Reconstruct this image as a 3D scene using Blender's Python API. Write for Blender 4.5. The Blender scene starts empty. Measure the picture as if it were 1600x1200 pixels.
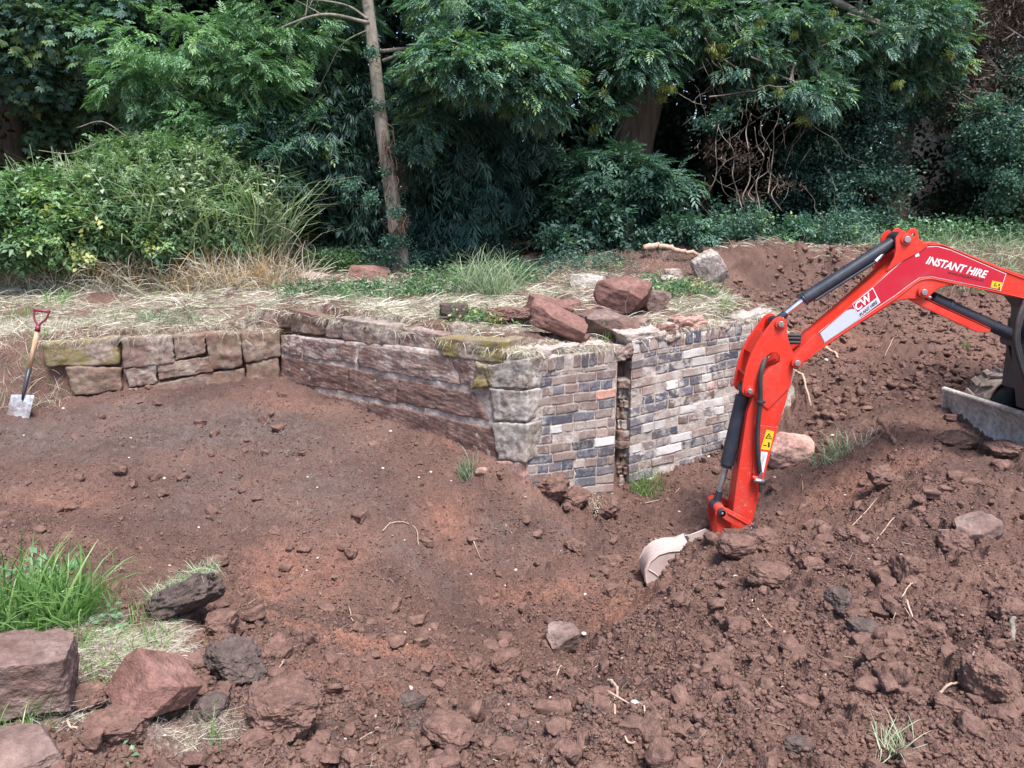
import bpy, bmesh, math, random
import numpy as np
from mathutils import Vector, Matrix
R_ = math.radians
SC = bpy.context.scene
COL = SC.collection
# ---------------------------------------------------------------- camera
PITCH = R_(11.6); LENS = 28.0; F = 1600 * LENS / 36.0; EYE = 1.6
cam_d = bpy.data.cameras.new('camera'); cam = bpy.data.objects.new('camera', cam_d); COL.objects.link(cam)
cam.location = (0, 0, EYE); cam.rotation_euler = (R_(90) - PITCH, 0, 0)
cam_d.lens = LENS; cam_d.sensor_width = 36; cam_d.clip_start = 0.05; cam_d.clip_end = 500
SC.camera = cam
# ---------------------------------------------------------------- sky and sun
SUN_EL, SUN_AZ = R_(64), R_(158)      # azimuth clockwise from +Y: behind the camera, to the left
w = bpy.data.worlds.new('World'); SC.world = w; w.use_nodes = True
nt = w.node_tree; bg = nt.nodes['Background']; sky = nt.nodes.new('ShaderNodeTexSky')
sky.sky_type = 'NISHITA'; sky.sun_disc = False; sky.sun_elevation = SUN_EL; sky.sun_rotation = SUN_AZ
sky.air_density = 1.0; sky.dust_density = 1.5; sky.ozone_density = 1.0
nt.links.new(sky.outputs[0], bg.inputs[0]); bg.inputs[1].default_value = 0.115
sl = bpy.data.lights.new('sun', 'SUN'); sl.energy = 3.2; sl.angle = R_(20); sl.color = (1.0, 0.965, 0.92)
so = bpy.data.objects.new('sun', sl); COL.objects.link(so)
sdir = Vector((math.sin(SUN_AZ) * math.cos(SUN_EL), math.cos(SUN_AZ) * math.cos(SUN_EL), math.sin(SUN_EL)))
so.rotation_euler = sdir.to_track_quat('Z', 'Y').to_euler(); so.location = (0, 0, 30)
vs = SC.view_settings; vs.view_transform = 'Standard'; vs.look = 'None'; vs.gamma = 1.0
vs.exposure = 1.2; vs.use_curve_mapping = False
SC.render.film_transparent = False
SC.cycles.max_bounces = 6; SC.cycles.diffuse_bounces = 3; SC.cycles.glossy_bounces = 2; SC.cycles.transmission_bounces = 3
SC.cycles.use_denoising = True

rng = np.random.default_rng(7)
random.seed(5)
# ---------------------------------------------------------------- helpers
cp, sp = math.cos(PITCH), math.sin(PITCH)
def P(px, py, Y):
    """the point at depth Y seen at picture position (px, py) of the 1600x1200 photograph"""
    u = (px - 800) / F; v = (600 - py) / F
    t = Y / (cp + v * sp)
    return Vector((u * t, Y, EYE + t * (-sp + v * cp)))
def PP(pts, Y): return [P(a, b, Y) for a, b in pts]
def rayplane(px, py, A, B):
    u = (px - 800) / F; v = (600 - py) / F
    d = Vector((u, cp + v * sp, -sp + v * cp))
    n = Vector((-(B[1] - A[1]), B[0] - A[0], 0))
    t = (n.x * A[0] + n.y * A[1]) / (n.x * d.x + n.y * d.y)
    return Vector((0, 0, EYE)) + d * t
PERM = np.random.default_rng(3).permutation(4096).astype(np.int64)
RV = np.random.default_rng(4).random((4096, 3))
def hsh(i, j, k=0):
    return PERM[(PERM[(PERM[i & 4095] + j) & 4095] + k) & 4095]
GR = np.random.default_rng(9).normal(size=(4096, 3)); GR /= np.linalg.norm(GR, axis=1)[:, None]
def perlin(p):
    p = np.asarray(p, dtype=np.float64)
    i = np.floor(p).astype(np.int64); f = p - i; u = f * f * f * (f * (f * 6 - 15) + 10)
    out = 0
    for a in (0, 1):
        for b in (0, 1):
            for c in (0, 1):
                g = GR[hsh(i[:, 0] + a, i[:, 1] + b, i[:, 2] + c)]
                d = g[:, 0] * (f[:, 0] - a) + g[:, 1] * (f[:, 1] - b) + g[:, 2] * (f[:, 2] - c)
                wt = (u[:, 0] if a else 1 - u[:, 0]) * (u[:, 1] if b else 1 - u[:, 1]) * (u[:, 2] if c else 1 - u[:, 2])
                out = out + d * wt
    return out
def perlin2(x, y):
    i = np.floor(x).astype(np.int64); j = np.floor(y).astype(np.int64); fx = x - i; fy = y - j
    ux = fx * fx * fx * (fx * (fx * 6 - 15) + 10); uy = fy * fy * fy * (fy * (fy * 6 - 15) + 10)
    out = 0
    for a in (0, 1):
        for b in (0, 1):
            g = GR[hsh(i + a, j + b)]
            out = out + (g[:, 0] * (fx - a) + g[:, 1] * (fy - b)) * (ux if a else 1 - ux) * (uy if b else 1 - uy)
    return out * 1.3
def fbm2(x, y, o=4, s=0.5):
    r = 0; a = 1
    for k in range(o):
        r = r + a * perlin2(x * 2 ** k + 17.3 * k, y * 2 ** k + 5.1 * k); a *= s
    return r
def fbm3(p, o=4, s=0.5):
    r = 0; a = 1
    for k in range(o):
        r = r + a * perlin(p * 2 ** k + 11.7 * k); a *= s
    return r
def worley_bump(x, y, rmin, rmax, seed):
    """rounded lumps (clods): height in cell units of the highest lump at each point"""
    wx = x + 0.25 * perlin2(x * 2.1 + seed, y * 2.1); wy = y + 0.25 * perlin2(x * 2.1, y * 2.1 + seed * 3)
    i = np.floor(wx).astype(np.int64); j = np.floor(wy).astype(np.int64)
    best = np.zeros_like(wx)
    for a in (-1, 0, 1):
        for b in (-1, 0, 1):
            h = hsh(i + a, j + b, seed); rv = RV[h]
            cx = i + a + rv[:, 0]; cy = j + b + rv[:, 1]; r = rmin + (rmax - rmin) * rv[:, 2] ** 2
            an = rv[:, 1] * 19; st = 0.65 + 0.35 * rv[:, 0]
            dx = wx - cx; dy = wy - cy
            ex = (dx * np.cos(an) + dy * np.sin(an)) / st; ey = (-dx * np.sin(an) + dy * np.cos(an))
            d2 = (ex * ex + ey * ey) / (r * r)
            best = np.maximum(best, r * np.sqrt(np.maximum(0, 1 - d2 ** 1.5)))
    return best
def clods(x, y, rmin, rmax, seed, steep=2.2):
    """angular lumps: each a chipped flat-topped polygon with its own tilt"""
    wx = x + 0.16 * perlin2(x * 3.1 + seed, y * 3.1) + .07 * perlin2(x * 8.3, y * 8.3 + seed); wy = y + 0.16 * perlin2(x * 3.1, y * 3.1 + seed * 3) + .07 * perlin2(x * 8.3 + 5, y * 8.3 + seed)
    i = np.floor(wx).astype(np.int64); j = np.floor(wy).astype(np.int64); best = np.zeros_like(wx)
    for a in (-1, 0, 1):
        for b in (-1, 0, 1):
            h = hsh(i + a, j + b, seed); rv = RV[h]; g = GR[h]
            dx = wx - (i + a + rv[:, 0]); dy = wy - (j + b + rv[:, 1]); r = rmin + (rmax - rmin) * rv[:, 2] ** 2.5
            m = np.zeros_like(wx)
            for k in range(5):
                an = 1.2566 * k + 6.28 * rv[:, 1] + .5 * math.sin(k * 7.1); m = np.maximum(m, (dx * np.cos(an) + dy * np.sin(an)) / (r * (.72 + .28 * np.sin(k * 5.3 + 9 * rv[:, 0]))))
            top = r * (.42 + .3 * rv[:, 0]) + g[:, 0] * dx * .5 + g[:, 1] * dy * .5
            best = np.maximum(best, np.minimum(top, (1 - m) * r * steep))
    return best
def sstep(a, b, x):
    t = np.clip((x - a) / (b - a), 0, 1); return t * t * (3 - 2 * t)

WL = {}
def wloc(o): return WL.get(o.name, Vector((0, 0, 0))) if o else Vector((0, 0, 0))
def tag(o, label=None, cat=None, group=None, kind=None):
    if label: o['label'] = label
    if cat: o['category'] = cat
    if group: o['group'] = group
    if kind: o['kind'] = kind
    return o
def thing(name, label, cat, loc, group=None):
    o = bpy.data.objects.new(name, None); COL.objects.link(o); o.location = loc; WL[o.name] = Vector(loc)
    o.empty_display_size = 0.1
    return tag(o, label, cat, group)
def mk(name, V, Fc, mat, parent=None, origin=None, smooth=True, attrs=None, colors=None):
    """one mesh object from world-space vertices; Fc is an (n,3) or (n,4) array or a list of faces"""
    V = np.array([tuple(v) for v in V], dtype=np.float64) if not isinstance(V, np.ndarray) else V.astype(np.float64)
    org = np.array(origin if origin is not None else wloc(parent), dtype=np.float64)
    V = V - org
    me = bpy.data.meshes.new(name)
    if isinstance(Fc, np.ndarray):
        n, k = Fc.shape
        me.vertices.add(len(V)); me.vertices.foreach_set('co', V.astype(np.float32).ravel())
        me.loops.add(n * k); me.loops.foreach_set('vertex_index', Fc.astype(np.int32).ravel())
        me.polygons.add(n); me.polygons.foreach_set('loop_start', np.arange(0, n * k, k, dtype=np.int32))
        me.polygons.foreach_set('loop_total', np.full(n, k, dtype=np.int32))
        me.update(calc_edges=True)
    else:
        me.from_pydata([tuple(v) for v in V], [], Fc)
    if smooth: me.polygons.foreach_set('use_smooth', np.ones(len(me.polygons), dtype=bool))
    for kname, arr in (attrs or {}).items():
        a = me.attributes.new(kname, 'FLOAT', 'POINT'); a.data.foreach_set('value', np.asarray(arr, dtype=np.float32))
    if colors is not None:
        a = me.attributes.new('col', 'FLOAT_COLOR', 'POINT')
        c = np.ones((len(V), 4), dtype=np.float32); c[:, :3] = colors; a.data.foreach_set('color', c.ravel())
    me.update()
    if mat is not None: me.materials.append(mat)
    o = bpy.data.objects.new(name, me); COL.objects.link(o)
    if parent:
        o.parent = parent
    o.location = Vector(org) - wloc(parent)
    WL[o.name] = Vector(org)
    return o
def bevel(o, wd=0.004, seg=2):
    m = o.modifiers.new('bevel', 'BEVEL'); m.width = wd; m.segments = seg; m.limit_method = 'ANGLE'; m.angle_limit = R_(35)
    m.harden_normals = False
    for p in o.data.polygons: p.use_smooth = True
    s = o.modifiers.new('wn', 'WEIGHTED_NORMAL')
    return o
class MB:
    def __init__(s): s.v = []; s.f = []
    def add(s, v, f):
        n = len(s.v); s.v += [tuple(q) for q in v]; s.f += [[i + n for i in q] for q in f]; return s
    def box(s, c, d, R=None):
        c = Vector(c); vs_ = []
        for z in (-1, 1):
            for y in (-1, 1):
                for x in (-1, 1):
                    q = Vector((x * d[0] / 2, y * d[1] / 2, z * d[2] / 2)); q = (R @ q) if R else q; vs_.append(c + q)
        return s.add(vs_, [(0, 2, 3, 1), (4, 5, 7, 6), (0, 1, 5, 4), (2, 6, 7, 3), (0, 4, 6, 2), (1, 3, 7, 5)])
    def tube(s, pts, rad, n=12, cap=True):
        pts = [Vector(p) for p in pts]
        if not hasattr(rad, '__len__'): rad = [rad] * len(pts)
        ring = []; up = None
        for i, p in enumerate(pts):
            t = (pts[min(i + 1, len(pts) - 1)] - pts[max(i - 1, 0)]).normalized()
            if up is None:
                up = Vector((0, 0, 1)) if abs(t.z) < 0.9 else Vector((0, 1, 0))
            a = t.cross(up).normalized(); b = a.cross(t).normalized(); up = b
            for k in range(n):
                an = 2 * math.pi * k / n
                ring.append(p + (a * math.cos(an) + b * math.sin(an)) * rad[i])
        fs = []
        for i in range(len(pts) - 1):
            for k in range(n):
                fs.append((i * n + k, i * n + (k + 1) % n, (i + 1) * n + (k + 1) % n, (i + 1) * n + k))
        if cap:
            fs.append(tuple(range(n))[::-1]); fs.append(tuple(range((len(pts) - 1) * n, len(pts) * n)))
        return s.add(ring, fs)
    def build(s, name, mat, parent=None, origin=None, smooth=True, **k):
        return mk(name, np.array(s.v), s.f, mat, parent, origin, smooth, **k)
def smooth_path(pts, n=6):
    """Catmull-Rom through the points"""
    pts = [Vector(p) for p in pts]; q = [pts[0] * 2 - pts[1]] + pts + [pts[-1] * 2 - pts[-2]]; out = []
    for i in range(1, len(q) - 2):
        for k in range(n):
            t = k / n; a, b, c, d = q[i - 1], q[i], q[i + 1], q[i + 2]
            out.append(0.5 * ((2 * b) + (c - a) * t + (2 * a - 5 * b + 4 * c - d) * t * t + (3 * b - a - 3 * c + d) * t ** 3))
    out.append(pts[-1]); return out
def cube_grid(n):
    """unit cube surface with n cells per edge: verts in [-1,1]^3, quads"""
    idx = {}; V = []; Fq = []
    def vid(a, b, c):
        k = (a, b, c)
        if k not in idx: idx[k] = len(V); V.append((2 * a / n - 1, 2 * b / n - 1, 2 * c / n - 1))
        return idx[k]
    for i in range(n):
        for j in range(n):
            Fq.append((vid(i, j, 0), vid(i, j + 1, 0), vid(i + 1, j + 1, 0), vid(i + 1, j, 0)))
            Fq.append((vid(i, j, n), vid(i + 1, j, n), vid(i + 1, j + 1, n), vid(i, j + 1, n)))
            Fq.append((vid(i, 0, j), vid(i + 1, 0, j), vid(i + 1, 0, j + 1), vid(i, 0, j + 1)))
            Fq.append((vid(i, n, j), vid(i, n, j + 1), vid(i + 1, n, j + 1), vid(i + 1, n, j)))
            Fq.append((vid(0, i, j), vid(0, i, j + 1), vid(0, i + 1, j + 1), vid(0, i + 1, j)))
            Fq.append((vid(n, i, j), vid(n, i + 1, j), vid(n, i + 1, j + 1), vid(n, i, j + 1)))
    return np.array(V), np.array(Fq)
CG = {}
def cg(n):
    if n not in CG: CG[n] = cube_grid(n)
    return CG[n]
def rounded(V, r):
    """round the unit cube's edges by fraction r"""
    m = 1 - r; core = np.clip(V, -m, m); d = V - core; l = np.linalg.norm(d, axis=1)[:, None] + 1e-9
    return core + d / l * np.minimum(l, 1) * np.where(l > 1e-6, np.minimum(r / l, 1), 1)
# ---------------------------------------------------------------- materials
class NT:
    def __init__(s, name):
        s.m = bpy.data.materials.new(name); s.m.use_nodes = True; s.t = s.m.node_tree; s.n = s.t.nodes
        s.b = s.n['Principled BSDF']; s.out = s.n['Material Output']; s.l = s.t.links
        s.tc = s.n.new('ShaderNodeTexCoord')
    def new(s, t, **k):
        n = s.n.new(t)
        for a, v in k.items(): setattr(n, a, v)
        return n
    def noise(s, scale, detail=4, rough=0.55, vec=None, out=0, dist=0.0):
        n = s.new('ShaderNodeTexNoise'); n.inputs['Scale'].default_value = scale; n.inputs['Detail'].default_value = detail
        n.inputs['Roughness'].default_value = rough; n.inputs['Distortion'].default_value = dist
        s.l.new(vec or s.tc.outputs['Object'], n.inputs['Vector']); return n.outputs[out]
    def geo(s):
        g = s.new('ShaderNodeNewGeometry'); return g.outputs['Position']
    def attr(s, name, out='Fac'):
        a = s.new('ShaderNodeAttribute'); a.attribute_name = name; return a.outputs[out]
    def ramp(s, fac, stops):
        r = s.new('ShaderNodeValToRGB'); e = r.color_ramp.elements
        while len(e) < len(stops): e.new(0.5)
        for k, (p, c) in zip(e, stops):
            k.position = p; k.color = (*c, 1) if hasattr(c, '__len__') else (c, c, c, 1)
        s.l.new(fac, r.inputs[0]); return r.outputs[0]
    def mix(s, fac, a, b, mode='MIX'):
        m = s.new('ShaderNodeMix', data_type='RGBA', blend_type=mode)
        for sock, v in ((m.inputs[0], fac), (m.inputs[6], a), (m.inputs[7], b)):
            if hasattr(v, 'is_output'): s.l.new(v, sock)
            elif hasattr(v, '__len__'): sock.default_value = (*v, 1)
            else: sock.default_value = v
        return m.outputs[2]
    def math(s, op, a, b=0.0):
        m = s.new('ShaderNodeMath', operation=op)
        for sock, v in ((m.inputs[0], a), (m.inputs[1], b)):
            if hasattr(v, 'is_output'): s.l.new(v, sock)
            else: sock.default_value = v
        return m.outputs[0]
    def bump(s, h, strength=0.5, dist=0.02):
        b = s.new('ShaderNodeBump'); b.inputs['Strength'].default_value = strength; b.inputs['Distance'].default_value = dist
        s.l.new(h, b.inputs['Height']); s.l.new(b.outputs[0], s.b.inputs['Normal']); return b
    def set(s, col=None, rough=None, metal=None, spec=None):
        for nm, v in (('Base Color', col), ('Roughness', rough), ('Metallic', metal), ('Specular IOR Level', spec)):
            if v is None: continue
            if hasattr(v, 'is_output'): s.l.new(v, s.b.inputs[nm])
            elif hasattr(v, '__len__'): s.b.inputs[nm].default_value = (*v, 1)
            else: s.b.inputs[nm].default_value = v
        return s.m
M = {}
def soil_mat():
    s = NT('soil'); pos = s.geo()
    n1 = s.noise(1.3, 6, 0.6, pos); n2 = s.noise(14, 5, 0.65, pos); n3 = s.noise(90, 3, 0.6, pos); n4 = s.noise(4.5, 6, 0.7, pos, dist=0.8)
    base = s.ramp(n1, [(0.3, (0.112, 0.067, 0.056)), (0.52, (0.180, 0.103, 0.083)), (0.72, (0.270, 0.157, 0.124))])
    org = s.ramp(n2, [(0.3, (0.225, 0.108, 0.078)), (0.7, (0.335, 0.170, 0.122))])
    gry = s.ramp(n2, [(0.3, (0.100, 0.072, 0.066)), (0.7, (0.195, 0.145, 0.130))])
    stw = s.mix(s.ramp(n2, [(0.42, 0.0), (0.58, 1.0)]), s.ramp(n3, [(0.3, (0.13, 0.085, 0.066)), (0.7, (0.22, 0.16, 0.125))]), s.ramp(n3, [(0.3, (0.26, 0.21, 0.17)), (0.75, (0.56, 0.49, 0.41))]))
    def fac(a, k=1.3):
        return s.math('MINIMUM', s.math('MAXIMUM', s.math('ADD', s.math('MULTIPLY', s.attr(a), k + 0.6), s.math('MULTIPLY', s.math('SUBTRACT', s.math('ADD', s.math('MULTIPLY', n2, 0.6), s.math('MULTIPLY', n4, 0.4)), 0.60), 3.4)), 0.0), 1.0)
    base = s.mix(s.math('MULTIPLY', s.ramp(s.noise(1.9, 7, 0.7, pos, dist=0.5), [(0.50, 0.0), (0.62, 1.0)]), 0.55), base, (0.088, 0.054, 0.047))
    c = s.mix(fac('orange'), base, org); c = s.mix(fac('grey'), c, gry)
    c = s.mix(s.ramp(s.attr('straw'), [(0.25, 0.0), (0.7, 1.0)]), c, stw)
    c = s.mix(0.75, c, s.ramp(n3, [(0.28, 0.25), (0.5, 0.5), (0.72, 0.70)]), 'OVERLAY'); c = s.mix(0.35, c, s.ramp(s.noise(210, 3, 0.7, pos), [(0.35, 0.25), (0.65, 0.7)]), 'OVERLAY')
    vo = s.new('ShaderNodeTexVoronoi'); vo.inputs['Scale'].default_value = 26; s.l.new(pos, vo.inputs['Vector'])
    speck = s.math('MULTIPLY', s.ramp(vo.outputs['Distance'], [(0.06, 1.0), (0.11, 0.0)]), s.ramp(s.noise(9, 2, 0.5, pos), [(0.56, 0.0), (0.62, 1.0)]))
    c = s.mix(speck, c, (0.50, 0.42, 0.36))
    s.bump(s.math('ADD', n3, s.math('MULTIPLY', s.noise(300, 2, 0.5, pos), 0.5)), 0.9, 0.02)
    return s.set(c, 0.93, spec=0.25)
M['soil'] = soil_mat()
def clod_mat(name, a, b, c_):
    s = NT(name); pos = s.geo(); n = s.noise(22, 5, 0.65, pos); n3 = s.noise(120, 3, 0.6, pos)
    c = s.ramp(n, [(0.3, a), (0.52, b), (0.75, c_)])
    c = s.mix(0.5, c, s.ramp(n3, [(0.25, 0.35), (0.5, 0.5), (0.75, 0.66)]), 'OVERLAY')
    s.bump(s.math('ADD', n3, n), 0.7, 0.012); return s.set(c, 0.93, spec=0.25)
M['clod'] = clod_mat('clod', (0.100, 0.059, 0.049), (0.170, 0.098, 0.079), (0.262, 0.152, 0.121))
M['clod_dark'] = clod_mat('clod_dark', (0.06, 0.045, 0.042), (0.11, 0.08, 0.072), (0.17, 0.12, 0.105))
def stone_mat(name, cols, moss=0.0, white=0.0, dirt=0.3, tool=False):
    s = NT(name); pos = s.geo()
    n = s.noise(5, 6, 0.62, pos); n2 = s.noise(28, 5, 0.7, pos); n3 = s.noise(150, 3, 0.6, pos)
    c = s.ramp(n, [(0.28, cols[0]), (0.5, cols[1]), (0.72, cols[2])])
    c = s.mix(0.75, c, s.ramp(n2, [(0.32, 0.2), (0.5, 0.5), (0.68, 0.76)]), 'OVERLAY')
    if dirt: c = s.mix(s.math('MULTIPLY', s.ramp(s.noise(3.2, 5, 0.7, pos), [(0.45, 0.0), (0.6, 1.0)]), dirt), c, (0.17, 0.09, 0.072))
    if white: c = s.mix(s.math('MULTIPLY', s.ramp(s.noise(7, 7, 0.75, pos, dist=0.6), [(0.52, 0.0), (0.6, 1.0)]), white), c, (0.56, 0.51, 0.47))
    if moss: c = s.mix(s.math('MULTIPLY', s.ramp(s.noise(4.5, 6, 0.8, pos), [(0.42, 0.0), (0.56, 1.0)]), moss), c, s.ramp(n3, [(0.35, (0.14, 0.105, 0.03)), (0.7, (0.30, 0.25, 0.07))]))
    h = s.math('ADD', s.math('MULTIPLY', n2, 1.0), s.math('MULTIPLY', n3, 0.5))
    if tool:
        wv = s.new('ShaderNodeTexWave', wave_type='BANDS', bands_direction='DIAGONAL'); wv.inputs['Scale'].default_value = 17
        wv.inputs['Distortion'].default_value = 4; wv.inputs['Detail'].default_value = 3; wv.inputs['Detail Scale'].default_value = 2
        s.l.new(pos, wv.inputs['Vector']); h = s.math('ADD', h, s.math('MULTIPLY', wv.outputs['Fac'], s.math('MULTIPLY', n2, 0.4)))
        c = s.mix(0.04, c, s.ramp(wv.outputs['Fac'], [(0.2, 0.3), (0.8, 0.68)]), 'OVERLAY')
    s.bump(h, 0.75, 0.014); return s.set(c, 0.9, spec=0.3)
M['wall_grey'] = stone_mat('wall_grey', [(0.17, 0.130, 0.110), (0.27, 0.215, 0.185), (0.40, 0.335, 0.29)], dirt=0.7, white=0.25)
M['wall_brown'] = stone_mat('wall_brown', [(0.12, 0.078, 0.066), (0.20, 0.138, 0.115), (0.32, 0.245, 0.205)], dirt=0.8, white=0.15, moss=0.12)
M['wall_pink'] = stone_mat('wall_pink', [(0.18, 0.118, 0.103), (0.27, 0.190, 0.168), (0.40, 0.315, 0.28)], dirt=0.75, white=0.35, tool=True)
M['wall_red'] = stone_mat('wall_red', [(0.115, 0.066, 0.056), (0.170, 0.100, 0.085), (0.25, 0.165, 0.14)], dirt=0.8, white=0.12, tool=True)
M['wall_moss'] = stone_mat('wall_moss', [(0.17, 0.125, 0.105), (0.27, 0.21, 0.18), (0.40, 0.34, 0.29)], moss=0.8, dirt=0.5, white=0.3)
M['quoin'] = stone_mat('quoin', [(0.20, 0.165, 0.145), (0.34, 0.29, 0.26), (0.52, 0.47, 0.43)], dirt=0.35, white=0.6, moss=0.12)
M['rock_red'] = stone_mat('rock_red', [(0.13, 0.066, 0.056), (0.20, 0.102, 0.086), (0.29, 0.165, 0.140)], dirt=0.4)
M['rock_brown'] = stone_mat('rock_brown', [(0.12, 0.082, 0.074), (0.20, 0.138, 0.122), (0.32, 0.235, 0.205)], dirt=0.5)
M['rock_pale'] = stone_mat('rock_pale', [(0.30, 0.22, 0.195), (0.43, 0.34, 0.30), (0.58, 0.50, 0.45)], dirt=0.35)
M['rock_grey'] = stone_mat('rock_grey', [(0.24, 0.20, 0.185), (0.38, 0.33, 0.30), (0.55, 0.49, 0.45)], dirt=0.2, white=0.4)
M['rock_pink'] = stone_mat('rock_pink', [(0.32, 0.18, 0.15), (0.46, 0.27, 0.225), (0.60, 0.40, 0.34)], dirt=0.35)
M['pebble'] = stone_mat('pebble', [(0.50, 0.43, 0.38), (0.62, 0.56, 0.50), (0.74, 0.68, 0.62)], dirt=0.2)
M['joint'] = stone_mat('joint', [(0.26, 0.185, 0.16), (0.46, 0.38, 0.345), (0.64, 0.58, 0.54)], dirt=0.45)
def brick_mat():
    s = NT('brick'); pos = s.geo(); n2 = s.noise(40, 5, 0.7, pos); n = s.noise(6, 6, 0.7, pos)
    c = s.attr('col', 'Color')
    c = s.mix(0.55, c, s.ramp(n2, [(0.3, 0.32), (0.5, 0.5), (0.7, 0.68)]), 'OVERLAY')
    f = s.math('MULTIPLY', s.ramp(s.math('ADD', n, s.math('MULTIPLY', s.math('SUBTRACT', n2, 0.5), 0.5)), [(0.47, 0.0), (0.60, 0.85)]), s.attr('lime'))
    c = s.mix(f, c, (0.54, 0.49, 0.455))
    c = s.mix(s.math('MULTIPLY', s.ramp(s.noise(2.5, 5, 0.7, pos), [(0.45, 0.0), (0.66, 1.0)]), 0.55), c, (0.20, 0.130, 0.105))
    s.bump(n2, 0.6, 0.008); return s.set(c, 0.82, spec=0.35)
M['brick'] = brick_mat()
def mortar_mat():
    s = NT('mortar'); pos = s.geo(); n = s.noise(9, 6, 0.7, pos); n2 = s.noise(60, 5, 0.7, pos)
    c = s.ramp(n, [(0.32, (0.30, 0.24, 0.21)), (0.5, (0.42, 0.345, 0.31)), (0.66, (0.60, 0.54, 0.50))])
    c = s.mix(0.6, c, s.ramp(n2, [(0.3, 0.3), (0.5, 0.5), (0.7, 0.7)]), 'OVERLAY')
    s.bump(n2, 0.8, 0.012); return s.set(c, 0.92, spec=0.2)
M['mortar'] = mortar_mat()
def paint(name, col, rough=0.32, dirt=0.25, scratch=0.0):
    s = NT(name); pos = s.geo(); n = s.noise(6, 6, 0.7, pos); n2 = s.noise(60, 4, 0.7, pos)
    c = s.mix(s.math('MULTIPLY', s.ramp(n, [(0.50, 0.0), (0.72, 1.0)]), dirt), col, (0.26, 0.15, 0.12))
    if scratch: c = s.mix(s.math('MULTIPLY', s.ramp(s.noise(45, 6, 0.8, pos, dist=1.5), [(0.60, 0.0), (0.64, 1.0)]), scratch), c, (0.55, 0.42, 0.38))
    r = s.ramp(n, [(0.3, rough), (0.7, min(1, rough + 0.25))])
    s.bump(n2, 0.06, 0.003); return s.set(c, r, spec=0.5)
M['red'] = paint('red_paint', (0.66, 0.034, 0.018), 0.30, 0.30, 0.25)
M['red_worn'] = paint('red_worn', (0.64, 0.036, 0.020), 0.38, 0.40, 0.9)
M['crimson'] = paint('crimson_decal', (0.50, 0.009, 0.030), 0.32, 0.16)
M['orange_top'] = M['red']
M['white_decal'] = paint('white_decal', (0.78, 0.74, 0.76), 0.35, 0.10)
M['grey_decal'] = paint('grey_decal', (0.50, 0.52, 0.60), 0.35, 0.10)
M['yellow'] = paint('yellow_decal', (0.80, 0.50, 0.02), 0.4, 0.06)
M['black_decal'] = paint('black_decal', (0.02, 0.018, 0.02), 0.5, 0.05)
M['black'] = paint('black_steel', (0.022, 0.028, 0.042), 0.28, 0.10, 0.15)
M['rubber'] = paint('rubber', (0.028, 0.028, 0.032), 0.55, 0.25)
M['track'] = stone_mat('track_rubber', [(0.20, 0.16, 0.14), (0.31, 0.26, 0.235), (0.42, 0.37, 0.34)], dirt=0.4)
M['blade'] = stone_mat('blade_steel', [(0.30, 0.26, 0.24), (0.44, 0.40, 0.375), (0.58, 0.54, 0.51)], dirt=0.35)
M['bucket'] = paint('bucket_steel', (0.52, 0.40, 0.37), 0.5, 0.75, 0.5)
def metal(name, col, rough):
    s = NT(name); n = s.noise(30, 4, 0.6)
    return s.set(col, s.ramp(n, [(0.3, rough), (0.7, rough + 0.2)]), 1.0)
M['chrome'] = metal('chrome', (0.82, 0.80, 0.80), 0.12)
M['steel'] = metal('steel', (0.50, 0.49, 0.50), 0.35)
M['spade'] = stone_mat('spade_steel', [(0.34, 0.35, 0.38), (0.48, 0.50, 0.54), (0.62, 0.64, 0.70)], dirt=0.7)
M['spade'].node_tree.nodes['Principled BSDF'].inputs['Roughness'].default_value = 0.42
M['maroon'] = paint('maroon_plastic', (0.20, 0.018, 0.045), 0.35, 0.10)
def wood(name, a, b, sc=12, patch=0.0):
    s = NT(name); pos = s.tc.outputs['Object']; mp = s.new('ShaderNodeMapping'); mp.inputs['Scale'].default_value = (1, 1, 0.12)
    s.l.new(pos, mp.inputs[0]); n = s.noise(sc * 3, 5, 0.65, mp.outputs[0]); n2 = s.noise(3, 4, 0.6)
    c = s.mix(s.ramp(n, [(0.35, 0.0), (0.65, 1.0)]), a, b); c = s.mix(0.4, c, s.ramp(n2, [(0.3, 0.35), (0.7, 0.65)]), 'OVERLAY')
    c = s.mix(s.math('MULTIPLY', s.ramp(s.noise(5, 6, 0.75, s.geo(), dist=1.0), [(0.5, 0.0), (0.6, 1.0)]), patch), c, (0.085, 0.075, 0.055))
    s.bump(n, 0.6, 0.02); return s.set(c, 0.85, spec=0.25)
M['handle_wood'] = wood('handle_wood', (0.48, 0.27, 0.16), (0.62, 0.40, 0.26))
M['bark'] = wood('bark', (0.10, 0.08, 0.065), (0.19, 0.155, 0.12), 6)
M['bark_mid'] = wood('bark_mid', (0.13, 0.105, 0.09), (0.24, 0.20, 0.175), 5)
M['bark_pale'] = wood('bark_pale', (0.17, 0.145, 0.12), (0.32, 0.285, 0.245), 4, 0.8)
M['bark_brown'] = wood('bark_brown', (0.13, 0.08, 0.06), (0.24, 0.15, 0.11), 8)
M['root'] = wood('root', (0.36, 0.23, 0.17), (0.56, 0.42, 0.33), 10)
M['vine'] = wood('vine', (0.14, 0.11, 0.09), (0.30, 0.24, 0.20), 8)
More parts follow.
